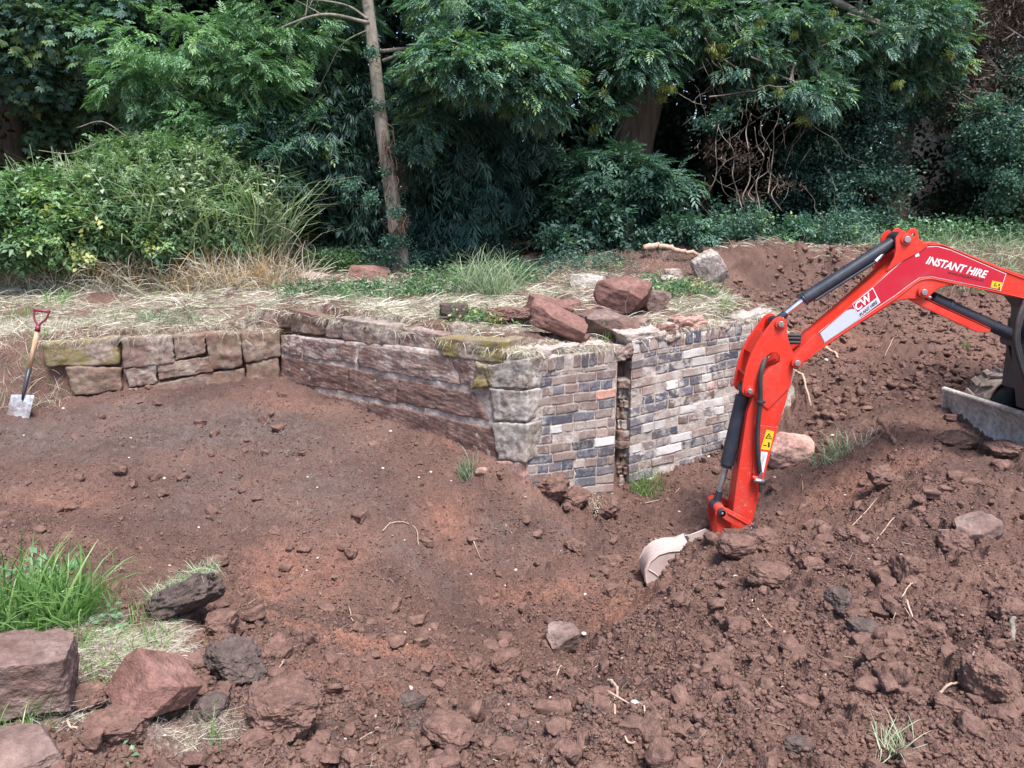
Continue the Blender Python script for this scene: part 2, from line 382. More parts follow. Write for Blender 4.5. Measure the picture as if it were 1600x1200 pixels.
def leaf_mat(name, stops, rough=0.42, trans=0.3, spec=0.5):
    s = NT(name)
    c = s.ramp(s.attr('tint'), stops); n = s.noise(1.1, 3, 0.5, s.geo())
    c = s.mix(0.55, c, s.ramp(n, [(0.3, 0.30), (0.7, 0.68)]), 'OVERLAY')
    s.set(c, rough, spec=spec)
    t = s.new('ShaderNodeBsdfTranslucent'); s.l.new(s.mix(1.0, c, (1.0, 1.25, 0.6), 'MULTIPLY'), t.inputs[0])
    mx = s.new('ShaderNodeMixShader'); mx.inputs[0].default_value = trans
    s.l.new(s.b.outputs[0], mx.inputs[1]); s.l.new(t.outputs[0], mx.inputs[2]); s.l.new(mx.outputs[0], s.out.inputs[0])
    return s.m
M['leaf_ash'] = leaf_mat('leaf_ash', [(0.0, (0.036, 0.092, 0.074)), (0.5, (0.082, 0.172, 0.136)), (0.8, (0.145, 0.265, 0.190)), (1.0, (0.240, 0.350, 0.120))], 0.5)
M['leaf_ash_light'] = leaf_mat('leaf_ash_light', [(0.0, (0.075, 0.155, 0.100)), (0.5, (0.150, 0.285, 0.155)), (1.0, (0.250, 0.400, 0.170))])
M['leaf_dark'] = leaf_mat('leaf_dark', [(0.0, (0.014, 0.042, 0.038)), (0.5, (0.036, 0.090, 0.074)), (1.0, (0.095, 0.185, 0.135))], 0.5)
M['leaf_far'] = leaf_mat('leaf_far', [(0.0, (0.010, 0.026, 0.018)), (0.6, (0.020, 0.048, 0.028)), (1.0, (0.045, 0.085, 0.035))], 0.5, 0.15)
M['leaf_mid'] = leaf_mat('leaf_mid', [(0.0, (0.040, 0.085, 0.040)), (0.5, (0.085, 0.160, 0.060)), (1.0, (0.170, 0.260, 0.090))])
M['leaf_bramble'] = leaf_mat('leaf_bramble', [(0.0, (0.060, 0.120, 0.065)), (0.55, (0.145, 0.260, 0.125)), (0.9, (0.260, 0.380, 0.170)), (1.0, (0.420, 0.430, 0.140))])
M['leaf_keys'] = leaf_mat('leaf_keys', [(0.0, (0.130, 0.170, 0.040)), (1.0, (0.300, 0.330, 0.090))])
M['leaf_dead'] = leaf_mat('leaf_dead', [(0.0, (0.075, 0.052, 0.043)), (0.6, (0.190, 0.140, 0.118)), (1.0, (0.360, 0.290, 0.250))], 0.8, 0.1, 0.2)
M['grass'] = leaf_mat('grass', [(0.0, (0.060, 0.130, 0.040)), (0.5, (0.150, 0.290, 0.080)), (1.0, (0.300, 0.450, 0.160))], 0.4, 0.35)
M['leaf_weed'] = leaf_mat('leaf_weed', [(0.0, (0.090, 0.160, 0.085)), (0.5, (0.190, 0.300, 0.160)), (1.0, (0.380, 0.470, 0.280))], 0.55, 0.35)
M['straw'] = leaf_mat('straw', [(0.0, (0.230, 0.180, 0.145)), (0.5, (0.540, 0.475, 0.390)), (0.93, (0.840, 0.790, 0.700)), (1.0, (0.260, 0.330, 0.110))], 0.7, 0.15, 0.25)
M['straw_gold'] = leaf_mat('straw_gold', [(0.0, (0.230, 0.140, 0.070)), (1.0, (0.560, 0.370, 0.200))], 0.7, 0.15, 0.25)
M['grass_grey'] = leaf_mat('grass_grey', [(0.0, (0.110, 0.165, 0.105)), (0.5, (0.240, 0.330, 0.195)), (1.0, (0.500, 0.520, 0.370))], 0.5, 0.25)
# ================================================================ terrain
def rbf_fit(pts, reg=0.02):
    p = np.array([tuple(q) for q in pts]); n = len(p)
    d = np.hypot(p[:, None, 0] - p[None, :, 0], p[:, None, 1] - p[None, :, 1])
    K = np.where(d > 0, d * d * np.log(d + 1e-12), 0) + np.eye(n) * reg
    A = np.zeros((n + 3, n + 3)); A[:n, :n] = K; A[:n, n] = 1; A[:n, n + 1:] = p[:, :2]; A[n:, :n] = A[:n, n:].T
    return p, np.linalg.solve(A, np.concatenate([p[:, 2], np.zeros(3)]))
def rbf_eval(m, x, y):
    p, c = m; out = c[-3] + c[-2] * x + c[-1] * y
    for k in range(len(p)):
        d2 = (x - p[k, 0]) ** 2 + (y - p[k, 1]) ** 2
        out = out + c[k] * 0.5 * d2 * np.log(d2 + 1e-12)
    return out
front_pts = [(-60, 620, 6.75), (60, 620, 6.95), (200, 612, 7.05), (420, 604, 7.2), (470, 622, 7.0), (560, 655, 6.6), (640, 690, 6.2), (700, 712, 5.95), (752, 735, 5.7),
             (0, 720, 5.9), (200, 700, 5.8), (400, 700, 5.9), (100, 800, 4.8), (300, 800, 4.85), (500, 800, 5.15), (600, 750, 5.6), (650, 800, 5.2), (-150, 800, 4.7),
             (735, 790, 5.6), (790, 840, 5.25), (830, 808, 5.5), (900, 790, 5.9), (965, 783, 6.2), (1060, 745, 6.45), (1150, 705, 6.7), (1230, 690, 6.75),
             (350, 880, 4.3), (450, 930, 4.15), (600, 900, 4.5), (560, 980, 3.75), (700, 945, 4.65), (800, 885, 5.2), (850, 850, 5.4), (930, 850, 5.5), (900, 880, 5.15), (1000, 905, 5.05), (1100, 815, 5.6),
             (900, 1000, 4.4), (800, 1030, 3.9), (960, 950, 4.6), (1050, 860, 5.25), (700, 1040, 3.35), (600, 1060, 3.05),
             (1245, 795, 5.5), (1170, 775, 5.95), (1240, 730, 6.2), (1330, 748, 5.65), (1310, 800, 5.25), (1200, 748, 6.0), (1205, 828, 5.25), (1390, 668, 5.85), (1450, 668, 5.8), (1600, 712, 5.3), (1480, 740, 5.05), (1600, 780, 4.75), (1450, 800, 4.6), (1700, 700, 5.4),
             (50, 1150, 2.1), (180, 1010, 2.72), (100, 985, 2.9), (-60, 960, 3.0), (290, 960, 3.1), (340, 1060, 2.6), (450, 1150, 2.3), (300, 1190, 2.12), (0, 880, 3.6), (400, 1010, 3.05),
             (1250, 630, 7.0), (1400, 610, 7.0), (1300, 565, 7.7), (1450, 560, 7.6), (1600, 560, 7.6), (1240, 505, 8.6), (1350, 500, 8.8), (1250, 462, 9.5), (1340, 455, 9.6), (1450, 470, 9.4), (1600, 440, 10.2), (1750, 450, 9.8),
             (1180, 404, 10.3), (1400, 396, 11.0), (1550, 382, 11.5), (1750, 380, 11.5), (1110, 420, 10.0), (1260, 402, 10.6)]
fp = [P(*q) for q in front_pts] + [Vector(q) for q in [(.5, 3.4, -.78), (1.1, 4.1, -.88), (1.0, 2.6, -.62), (1.7, 3.3, -.6), (2.0, 4.4, -.55), (2.6, 3.8, -.45), (0, 2.6, -.55), (2.4, 2.4, -.4), (.3, 4.4, -.85)]]
crest_px = [(1290, 832, 4.76), (1225, 838, 4.76), (1160, 836, 4.74), (1130, 832, 4.72), (1088, 848, 4.70), (1045, 896, 4.52), (990, 985, 3.85), (900, 1045, 3.35), (830, 1072, 3.05), (740, 1100, 2.82), (660, 1120, 2.68)]
CREST = np.array([(P(*q).x, P(*q).y) for q in crest_px])
MOUND = rbf_fit([P(*q) for q in crest_px + [(1300, 900, 3.9), (1500, 900, 3.75), (1600, 800, 4.65), (1420, 815, 4.5), (1300, 1000, 3.1), (1550, 1000, 3.02), (1100, 1000, 3.25), (1100, 1150, 2.42), (1500, 1150, 2.32), (900, 1150, 2.45), (950, 1085, 2.9), (1180, 900, 4.05), (700, 1160, 2.42), (600, 1180, 2.3), (1700, 900, 3.7)]] + [Vector(q) for q in [(0, 1, -.03), (2, 1, -.03), (4, 2.5, -.05), (4, 4.5, -.05)]], 0.001)
MPOLY = np.array(list(CREST) + [(-.45, 2.35), (-.5, 1.6), (-3, 0), (6, 0), (6, 4.3), (2.9, 4.75)])
def outside(poly, x, y):
    n = len(poly); inside = np.zeros(x.shape, bool); best = np.full(x.shape, 1e9)
    for k in range(n):
        a, b = poly[k], poly[(k + 1) % n]
        inside ^= ((a[1] > y) != (b[1] > y)) & (x < (b[0] - a[0]) * (y - a[1]) / (b[1] - a[1] + 1e-12) + a[0])
        t = np.clip(((x - a[0]) * (b[0] - a[0]) + (y - a[1]) * (b[1] - a[1])) / ((b - a) ** 2).sum(), 0, 1)
        best = np.minimum(best, np.hypot(x - a[0] - t * (b[0] - a[0]), y - a[1] - t * (b[1] - a[1])))
    return np.where(inside, 0, best)
fp += [Vector((x, y, z)) for x, y, z in [(-3, 0, 0.05), (0, 0, -0.05), (3, 0, 0.0), (-6, 3, 0.1), (6, 3, -0.1), (0, -3, 0), (8, 6, -0.1), (-8, 6, 0.0), (5, 5.5, -0.05), (6.5, 8, 0.2), (8, 12, 1.1), (0, 11.5, 1.2), (-6, 8, -0.1), (14, 14, 1.1), (-14, 10, 0.1)]]
FRONT = rbf_fit(fp)
back_pts = [(-80, 541, 6.85), (60, 531, 7.0), (190, 517, 7.17), (330, 510, 7.35), (440, 484, 7.5), (520, 486, 7.1), (620, 500, 6.65), (720, 515, 6.25), (830, 541, 5.85), (880, 538, 6.1), (960, 532, 6.5), (985, 508, 6.6), (1080, 498, 6.85), (1190, 480, 7.15), (1240, 520, 7.2),
            (200, 495, 7.8), (0, 480, 8.2), (300, 442, 9.2), (100, 445, 9.1), (600, 432, 10.0), (450, 425, 10), (620, 480, 7.7), (760, 490, 7.4), (760, 445, 9.2), (880, 500, 7.3), (1000, 480, 7.6), (1000, 440, 8.8), (1090, 455, 8.5), (1150, 478, 7.8),
            (900, 412, 10.2), (1050, 394, 10.5), (1110, 420, 10.0), (1180, 404, 10.3), (1260, 402, 10.6), (1400, 396, 11.0), (1550, 382, 11.5)]
bp = [P(*q) for q in back_pts] + [Vector(q) for q in [(-12, 9, 0.75), (-12, 14, 1.2), (0, 14, 1.2), (8, 13, 1.2), (14, 15, 1.25), (-6, 12, 1.1), (4, 12, 1.25)]]
BACK = rbf_fit(bp)
# wall lines (front faces), world XY
S1a, S1b = P(-120, 545, 6.72), P(438, 515, 7.38)
S2b = P(822, 560, 5.68)
B1b = P(964, 555, 6.26)
B2a = P(988, 555, 6.34); B2b = P(1232, 520, 6.95)
Sx = S1a.lerp(S1b, .27)
POLY = np.array([(-14, 6.2), (Sx.x, Sx.y + .06), (S1b.x, S1b.y + .10), (S2b.x + .06, S2b.y + .15), (B1b.x - .05, B1b.y + .13), (B2b.x - .1, B2b.y + .13), (2.5, 7.4), (2.45, 8.3), (2.35, 9.2), (2.7, 10.0), (4, 10.6), (14, 11.6), (14, 80), (-14, 80)])
PSOFT = np.array([.28, .06, .07, .07, .07, .12, .35, .4, .4, .3, .3, .3, .3, .3])
def terr_mask(x, y):
    n = len(POLY); inside = np.zeros(x.shape, bool); best = np.full(x.shape, 1e9); sf = np.full(x.shape, .3)
    for k in range(n):
        a, b = POLY[k], POLY[(k + 1) % n]
        c = ((a[1] > y) != (b[1] > y)) & (x < (b[0] - a[0]) * (y - a[1]) / (b[1] - a[1] + 1e-12) + a[0]); inside ^= c
        t = np.clip(((x - a[0]) * (b[0] - a[0]) + (y - a[1]) * (b[1] - a[1])) / ((b - a) ** 2).sum(), 0, 1)
        d = np.hypot(x - a[0] - t * (b[0] - a[0]), y - a[1] - t * (b[1] - a[1]))
        m = d < best; best = np.where(m, d, best); sf = np.where(m, PSOFT[k], sf)
    s = np.where(inside, best, -best)
    return sstep(-1, 1, s / sf)
def Hbase(x, y):
    x = np.asarray(x, float); y = np.asarray(y, float)
    f = rbf_eval(FRONT, x, y); mo = rbf_eval(MOUND, x, y) - 1.05 * np.maximum(0, outside(MPOLY, x + .05 * perlin2(x * 3, y * 3), y + .05 * perlin2(x * 3 + 9, y * 3)) - .0)
    mo = np.where(x < 4.2, mo, -5); kk = .035; mx = np.maximum(f, mo); f = mx + kk * np.log(np.exp((f - mx) / kk) + np.exp((mo - mx) / kk)) * .6
    b = rbf_eval(BACK, x, y); m = terr_mask(x, y)
    z = f * (1 - m) + b * m
    db = y - (9.95 + .2 * (x - 2.6)) + .30 * perlin2(x * 1.3, y * .5) + .10 * perlin2(x * 4, y * 4); wb = sstep(2.3, 2.9, x) * sstep(6.0, 4.8, x)
    z = z + wb * .42 * (sstep(-.24, .2, db) - sstep(-1.1, 1.1, db)) - .22 * np.exp(-((x - 3.35) / .35) ** 2 - ((y - 9.75) / .3) ** 2)
    z = z - .20 * np.exp(-((x - 1.05) / .40) ** 2 - ((y - 5.15) / .28) ** 2)
    z = z - .07 * np.exp(-((x - 3.30) / .30) ** 2 - ((y - 5.7) / .5) ** 2)
    far = sstep(13, 17, np.hypot(x, y)); z = z * (1 - far) + (1.25 + 0.02 * (np.hypot(x, y) - 15)) * far
    nearb = sstep(1.6, 0.4, y); z = z * (1 - nearb) + 0.0 * nearb
    return z
def G(px, py, ymin=1.6, ymax=16):
    """where the ray through (px,py) meets the bare ground"""
    u = (px - 800) / F; v = (600 - py) / F; c = cp + v * sp; sl_ = -sp + v * cp
    Y = np.arange(ymin, ymax, 0.02); t = Y / c
    z = EYE + sl_ * t; h = Hbase(u * t, Y); k = np.where(z <= h)[0]
    k = k[0] if len(k) else len(Y) - 1
    return Vector((u * t[k], Y[k], z[k]))
def blob(x, y, lst):
    """soft ellipses (cx, cy, rx, ry, weight) in world XY"""
    r = np.zeros(x.shape)
    for cx, cy, rx, ry, wt in lst:
        r = np.maximum(r, wt * np.exp(-(((x - cx) / rx) ** 2 + ((y - cy) / ry) ** 2)))
    return r
def gb(px, py, rx, ry, wt=1.0):
    g = G(px, py); return (g.x, g.y, rx, ry, wt)
B_rough = [gb(870, 860, .55, .5, .95), gb(760, 830, .25, .4, .7), (1.6, 3.4, 1.6, 1.4, 1.0), (0.2, 2.4, 1.6, .7, .95), (-0.9, 2.4, .8, .5, .9), (1.0, 6.0, .9, .7, .9), gb(940, 850, .6, .7, .95), gb(860, 980, .6, .5, .9), (2.6, 4.6, 1.2, .8, .85), (3.0, 7.2, 1.6, .7, .9), (3.2, 8.6, 1.3, 1.0, .6), (3.6, 10.0, 2.2, .7, 1.2), (-2, 6, 1.5, .6, .25), gb(820, 800, .4, .3, .8)]
B_orange = [gb(560, 1010, .7, .14, .8), gb(440, 900, .25, .6, .7), gb(530, 880, .22, .7, .55), gb(350, 960, .25, .25, .5), gb(700, 820, .22, .35, .65), gb(110, 790, .5, .2, .45), gb(720, 690, .3, .25, .5), gb(850, 940, .5, .2, .6), gb(1350, 760, .5, .35, .6), gb(560, 1090, .35, .12, .6),
            (3.3, 8.2, .6, .5, .6), gb(440, 640, .3, .3, .55), gb(1180, 870, .25, .2, .4), gb(980, 960, .3, .3, .6)]
B_grey = [gb(880, 850, .5, .3, .35), (-2.4, 6.1, 1.5, .7, .65), (-1.3, 5.3, .7, .8, .45), gb(800, 850, .5, .3, .4), gb(100, 690, 1.3, .5, .6), gb(330, 760, .6, .9, .45), gb(250, 650, 1.2, .4, .6), gb(400, 1120, .7, .4, .5), gb(800, 1150, .9, .35, .55), gb(650, 880, .4, .3, .4), (3.6, 3.6, .8, 1.0, .35), gb(1220, 440, 1.2, .5, .2)]
def masks(x, y):
    tm = terr_mask(x, y); yy = sstep(10.6, 9.6, y)
    n = fbm2(x * 2.2, y * 2.2, 4)
    strawb = np.clip(tm * (0.66 + 1.3 * n) * sstep(12.5, 9.5, y), 0, 1)
    bare = blob(x, y, [(0.75, 7.3, .55, .45, 1.2), (1.2, 8.0, .6, .5, .8), (1.9, 9.6, 1.0, .6, 1.2), (0.9, 10.0, .7, .4, .7), (-2.7, 7.9, .6, .12, .7), (4.5, 10.4, 3, .7, .9)])
    strawb = np.clip(strawb - bare, 0, 1)
    lf = blob(x, y, [gb(205, 1020, .22, .28, 1.3), gb(130, 990, .4, .3, .9), gb(270, 1160, .25, .15, .8), gb(20, 1120, .5, .3, .8)])
    straw = np.clip(np.maximum(strawb, lf * (0.8 + n)), 0, 1)
    return straw, np.clip(blob(x, y, B_orange) * (1 - straw), 0, 1), np.clip(blob(x, y, B_grey), 0, 1), tm
def Hdetail(x, y):
    z = Hbase(x, y); dist = np.hypot(x, y)
    rough = np.clip(0.33 + .14 * perlin2(x * .9, y * .9) + blob(x, y, B_rough), .1, 1.05)
    tm = terr_mask(x, y); rough = rough * (1 - 0.72 * tm * sstep(10.6, 9.0, y + .5 * (x < 2))); fade = sstep(16, 11, dist)
    z = z + 0.05 * fbm2(x * 1.7, y * 1.7, 4) * fade * (1 - .5 * tm) + 0.012 * fbm2(x * 9, y * 9, 3) * fade
    n1 = np.clip(0.35 + perlin2(x * 1.1 + 9, y * 1.1), 0, 1)
    c1 = clods(x * 4.0, y * 4.0, .10, .60, 1) / 4.0
    c2 = clods(x * 8.0, y * 8.0, .12, .62, 2) / 8.0
    c3 = clods(x * 17, y * 17, .14, .66, 3) / 17
    c4 = clods(x * 36, y * 36, .15, .7, 5) / 36
    rd = 1 - 2.2 * np.abs(perlin2(x * 6.5, y * 6.5)); rd2 = 1 - 2.2 * np.abs(perlin2(x * 15 + 3, y * 15)); rd3 = 1 - 2.2 * np.abs(perlin2(x * 34, y * 34))
    z = z + tm * sstep(6.6, 7.2, y + .0 * x) * fade * (.05 * perlin2(x * 2.6, y * 2.6) + .03 * np.maximum(0, perlin2(x * 6, y * 6)))
    z = z + rough * fade * (c1 * n1 * 1.25 + c2 * 1.05) + (.42 + .60 * rough) * fade * (c3 * .85 + c4 * .75 * sstep(8.5, 4.5, dist))
    z = z + fade * ((.006 + .028 * rough) * rd + (.0095 + .008 * rough) * rd2 + (.0065 + .0035 * rough) * rd3 + .004 * perlin2(x * 62, y * 62) * sstep(6, 3, dist) + .006 * perlin2(x * 27, y * 27))
    # teeth marks scraped down the left slope
    scr = blob(x, y, [gb(480, 880, .8, 1.1, 1.0), gb(720, 940, .6, .3, .7)])
    uu = x * 0.8 + y * 0.35
    z = z + scr * 0.010 * perlin2(uu * 7, y * 0.7)
    return z
def terrain():
    ca = np.concatenate([np.linspace(-78, -37, 90, endpoint=False), np.linspace(-37, 37, 1150, endpoint=False), np.linspace(37, 78, 90)])
    rr = np.concatenate([[0.5, 0.8, 1.1, 1.4, 1.6], np.geomspace(1.75, 11.5, 1250), np.geomspace(11.7, 80, 60)])
    a, r = np.meshgrid(np.radians(ca), rr); x = (np.sin(a) * r).ravel(); y = (np.cos(a) * r).ravel() ; 
    z = Hdetail(x, y); straw, org, gry, tm = masks(x, y)
    na, nr = len(ca), len(rr); i, j = np.meshgrid(np.arange(nr - 1), np.arange(na - 1), indexing='ij')
    q = (i * na + j).ravel(); Fq = np.stack([q, q + 1, q + na + 1, q + na], 1)
    o = mk('ground', np.stack([x, y, z], 1), Fq, M['soil'], attrs={'straw': straw, 'orange': org, 'grey': gry}, origin=(0, 0, 0))
    tag(o, 'dug red brown earth of the pit, banks and straw covered terrace', 'ground', kind='structure')
    # plain ground behind and beside the camera
    mb = MB(); mb.add([(-80, -80, -.06), (80, -80, -.06), (80, 0.55, -.06), (-80, 0.55, -.06)], [(0, 1, 2, 3)])
    o = mb.build('ground', M['soil'], origin=(0, 0, 0)); tag(o, 'flat earth where the photographer stands', 'ground', kind='structure')
terrain()
def HD(x, y): return Hdetail(np.atleast_1d(np.asarray(x, float)), np.atleast_1d(np.asarray(y, float)))
def GG(px, py):
    g = G(px, py); g.z = float(HD(g.x, g.y)[0]); return g
# ================================================================ walls
def vplane(A, B):
    d = Vector((B[0] - A[0], B[1] - A[1], 0)).normalized(); n = Vector((d.y, -d.x, 0))   # n points to the camera side
    return d, n
def block(quad, A, B, depth, rnd=0.18, rough=0.012, proud=0.0, n=18, seed=0):
    """rough-hewn stone: front quad (TL,TR,BR,BL) in picture positions on the wall plane A-B, going back by depth"""
    rq = np.random.default_rng(seed + 5); cx = sum(a for a, b in quad) / 4; cy = sum(b for a, b in quad) / 4; k_ = 0.9 if seed < 20 else 0.1; quad = [(a + (k_ if a > cx else -k_) + rq.normal() * .8, b + (k_ if b > cy else -k_) + rq.normal() * .8) for a, b in quad]
    d, nn = vplane(A, B); q = [np.array(rayplane(a, b, A, B)) for a, b in quad]; nn = np.array(nn)
    V, Fq = cg(n); rnd *= .42; V = rounded(V, rnd); s = (V[:, 0:1] + 1) / 2; t = (V[:, 2:3] + 1) / 2
    top = q[0] * (1 - s) + q[1] * s; bot = q[3] * (1 - s) + q[2] * s
    Wp = bot * (1 - t) + top * t + nn * (proud - (V[:, 1:2] + 1) / 2 * depth)
    nrm = V / np.linalg.norm(V, axis=1)[:, None]; dd = np.array(d); N = nrm[:, 0:1] * dd + nrm[:, 1:2] * (-nn) + nrm[:, 2:3] * np.array([0, 0, 1])
    h = fbm3(Wp * 9 + seed * 7.3, 5, .68) * rough * 2.0 + fbm3(Wp * 3 + seed, 2) * rough * 1.6
    return Wp + N * h[:, None], Fq
def add_block(wall, quad, A, B, mat, **k):
    V, Fq = block(quad, A, B, k.pop('depth', .28), **k)
    return mk('stone_block', V, Fq, M[mat], wall)
def core(name, wall, A, B, pts_px, mat, back=0.06, depth=.26, seed=0, lump=.012):
    """lumpy core sheet behind the stones: columns of (px_top, py_top, px_bot, py_bot)"""
    d, nn = vplane(A, B); nn = np.array(nn); cols = []
    for (a, b, c, e) in pts_px: cols.append((np.array(rayplane(a, b, A, B)), np.array(rayplane(c, e, A, B))))
    nx, nz = 90, 36; V = []
    xs = np.linspace(0, len(cols) - 1, nx)
    for side in (0, 1):
        for x in xs:
            i = min(int(x), len(cols) - 2); f = x - i; T = cols[i][0] * (1 - f) + cols[i + 1][0] * f; Bm = cols[i][1] * (1 - f) + cols[i + 1][1] * f
            for t in np.linspace(0, 1, nz):
                V.append(T * (1 - t) + Bm * t - nn * (back + (depth if side else 0)))
    V = np.array(V); h = fbm3(V * 11 + seed, 4, .65) * lump * 1.6; V[: nx * nz] += nn * h[: nx * nz, None]
    Fq = []
    for i in range(nx - 1):
        for j in range(nz - 1):
            q = i * nz + j; Fq.append((q, q + 1, q + nz + 1, q + nz)); q += nx * nz; Fq.append((q, q + nz, q + nz + 1, q + 1))
        q = i * nz; o = nx * nz; Fq.append((q, q + nz, q + nz + o, q + o))
    for i in (0, nx - 1):
        for j in range(nz - 1):
            q = i * nz + j; o = nx * nz; Fq.append((q, q + 1, q + 1 + o, q + o))
    return mk(name, V, np.array(Fq), M[mat], wall)
# ---- left low stone wall
W1 = thing('stone_wall', 'low wall of rough brown and grey stone blocks with dark open joints, running right from the spade', 'wall', (S1a.x, S1a.y, 0.0))
core('wall_core', W1, S1a, S1b, [(70, 556, 70, 650), (190, 538, 190, 640), (440, 522, 440, 640)], 'clod_dark', back=.09, depth=.16)
for i, (q, m, pr) in enumerate([
    ([(66, 540), (184, 526), (186, 568), (74, 572)], 'wall_moss', 0),
    ([(190, 527), (270, 524), (272, 564), (193, 574)], 'wall_grey', .01),
    ([(272, 524), (320, 523), (322, 552), (276, 560)], 'wall_brown', .0),
    ([(323, 523), (377, 521), (380, 572), (330, 578)], 'wall_brown', .01),
    ([(380, 521), (437, 516), (437, 556), (384, 566)], 'wall_brown', .01),
    ([(105, 574), (191, 575), (192, 608), (118, 614)], 'wall_brown', .03),
    ([(194, 576), (243, 569), (246, 600), (200, 606)], 'wall_grey', .0),
    ([(246, 566), (328, 557), (331, 579), (250, 594)], 'wall_brown', .005),
    ([(216, 607), (330, 582), (380, 576), (384, 640)], 'wall_brown', .0),
    ([(384, 570), (436, 560), (437, 640), (386, 640)], 'wall_brown', .0),
    ([(196, 609), (214, 608), (214, 640), (198, 640)], 'wall_grey', .0)]):
    add_block(W1, q, S1a, S1b, m, proud=pr + .02, rnd=.22, rough=.012, seed=i)
# ---- middle wing wall of dressed stone
W2 = thing('stone_wall', 'wing wall of long tooled sandstone blocks running from the low wall down to the brick corner', 'wall', (S1b.x, S1b.y, 0.0))
core('wall_core', W2, S1b, S2b, [(440, 524, 440, 660), (620, 540, 620, 720), (700, 550, 700, 780), (815, 568, 812, 830)], 'joint', back=.002, depth=.3)
for i, (q, m, kw) in enumerate([
    ([(413, 484), (446, 482), (446, 512), (410, 514)], 'wall_brown', dict(proud=-.05)),
    ([(452, 486), (503, 494), (501, 524), (450, 520)], 'wall_brown', dict(proud=-.02)),
    ([(506, 496), (531, 498), (529, 529), (504, 526)], 'wall_grey', dict(proud=-.03)),
    ([(534, 497), (618, 510), (616, 542), (532, 531)], 'wall_grey', dict(proud=0.0)),
    ([(622, 512), (686, 524), (684, 552), (620, 543)], 'wall_pink', dict(proud=-.03)),
    ([(680, 527), (790, 532), (786, 566), (692, 554)], 'wall_moss', dict(proud=.02, rnd=.3)),
    ([(442, 523), (472, 527), (471, 556), (442, 550)], 'wall_pink', {}),
    ([(474, 528), (557, 538), (556, 570), (473, 557)], 'wall_pink', {}),
    ([(560, 540), (700, 556), (722, 600), (560, 572)], 'wall_pink', {}),
    ([(702, 556), (762, 566), (764, 608), (722, 600)], 'wall_pink', {}),
    ([(441, 556), (545, 573), (543, 612), (440, 596)], 'wall_red', {}),
    ([(547, 576), (621, 592), (620, 630), (545, 613)], 'wall_red', {}),
    ([(623, 592), (740, 614), (764, 656), (622, 629)], 'wall_red', {}),
    ([(440, 603), (575, 627), (572, 680), (440, 650)], 'wall_red', {}),
    ([(577, 628), (700, 653), (698, 712), (576, 680)], 'wall_red', {}),
    ([(702, 655), (781, 672), (776, 740), (700, 712)], 'wall_red', {})]):
    kw.setdefault('proud', .012); kw.setdefault('rnd', .10)
    add_block(W2, q, S1b, S2b, m, rough=.010, seed=20 + i, n=22, **kw)
Qd, Qn = vplane(S1b, S2b)
for i, (q, m) in enumerate([([(764, 572), (829, 560), (828, 608), (772, 604)], 'quoin'), ([(768, 607), (828, 611), (827, 659), (775, 655)], 'quoin'),
                            ([(770, 659), (829, 662), (824, 719), (782, 716)], 'quoin'), ([(776, 719), (822, 722), (820, 800), (772, 800)], 'rock_pink')]):
    add_block(W2, q, S1b, S2b, m, proud=.03, rnd=.12, rough=.009, seed=60 + i, n=22, depth=.30)
add_block(W2, [(746, 566), (778, 572), (774, 604), (742, 606)], S1b, S2b, 'wall_moss', proud=.03, rnd=.35, rough=.02, seed=77)
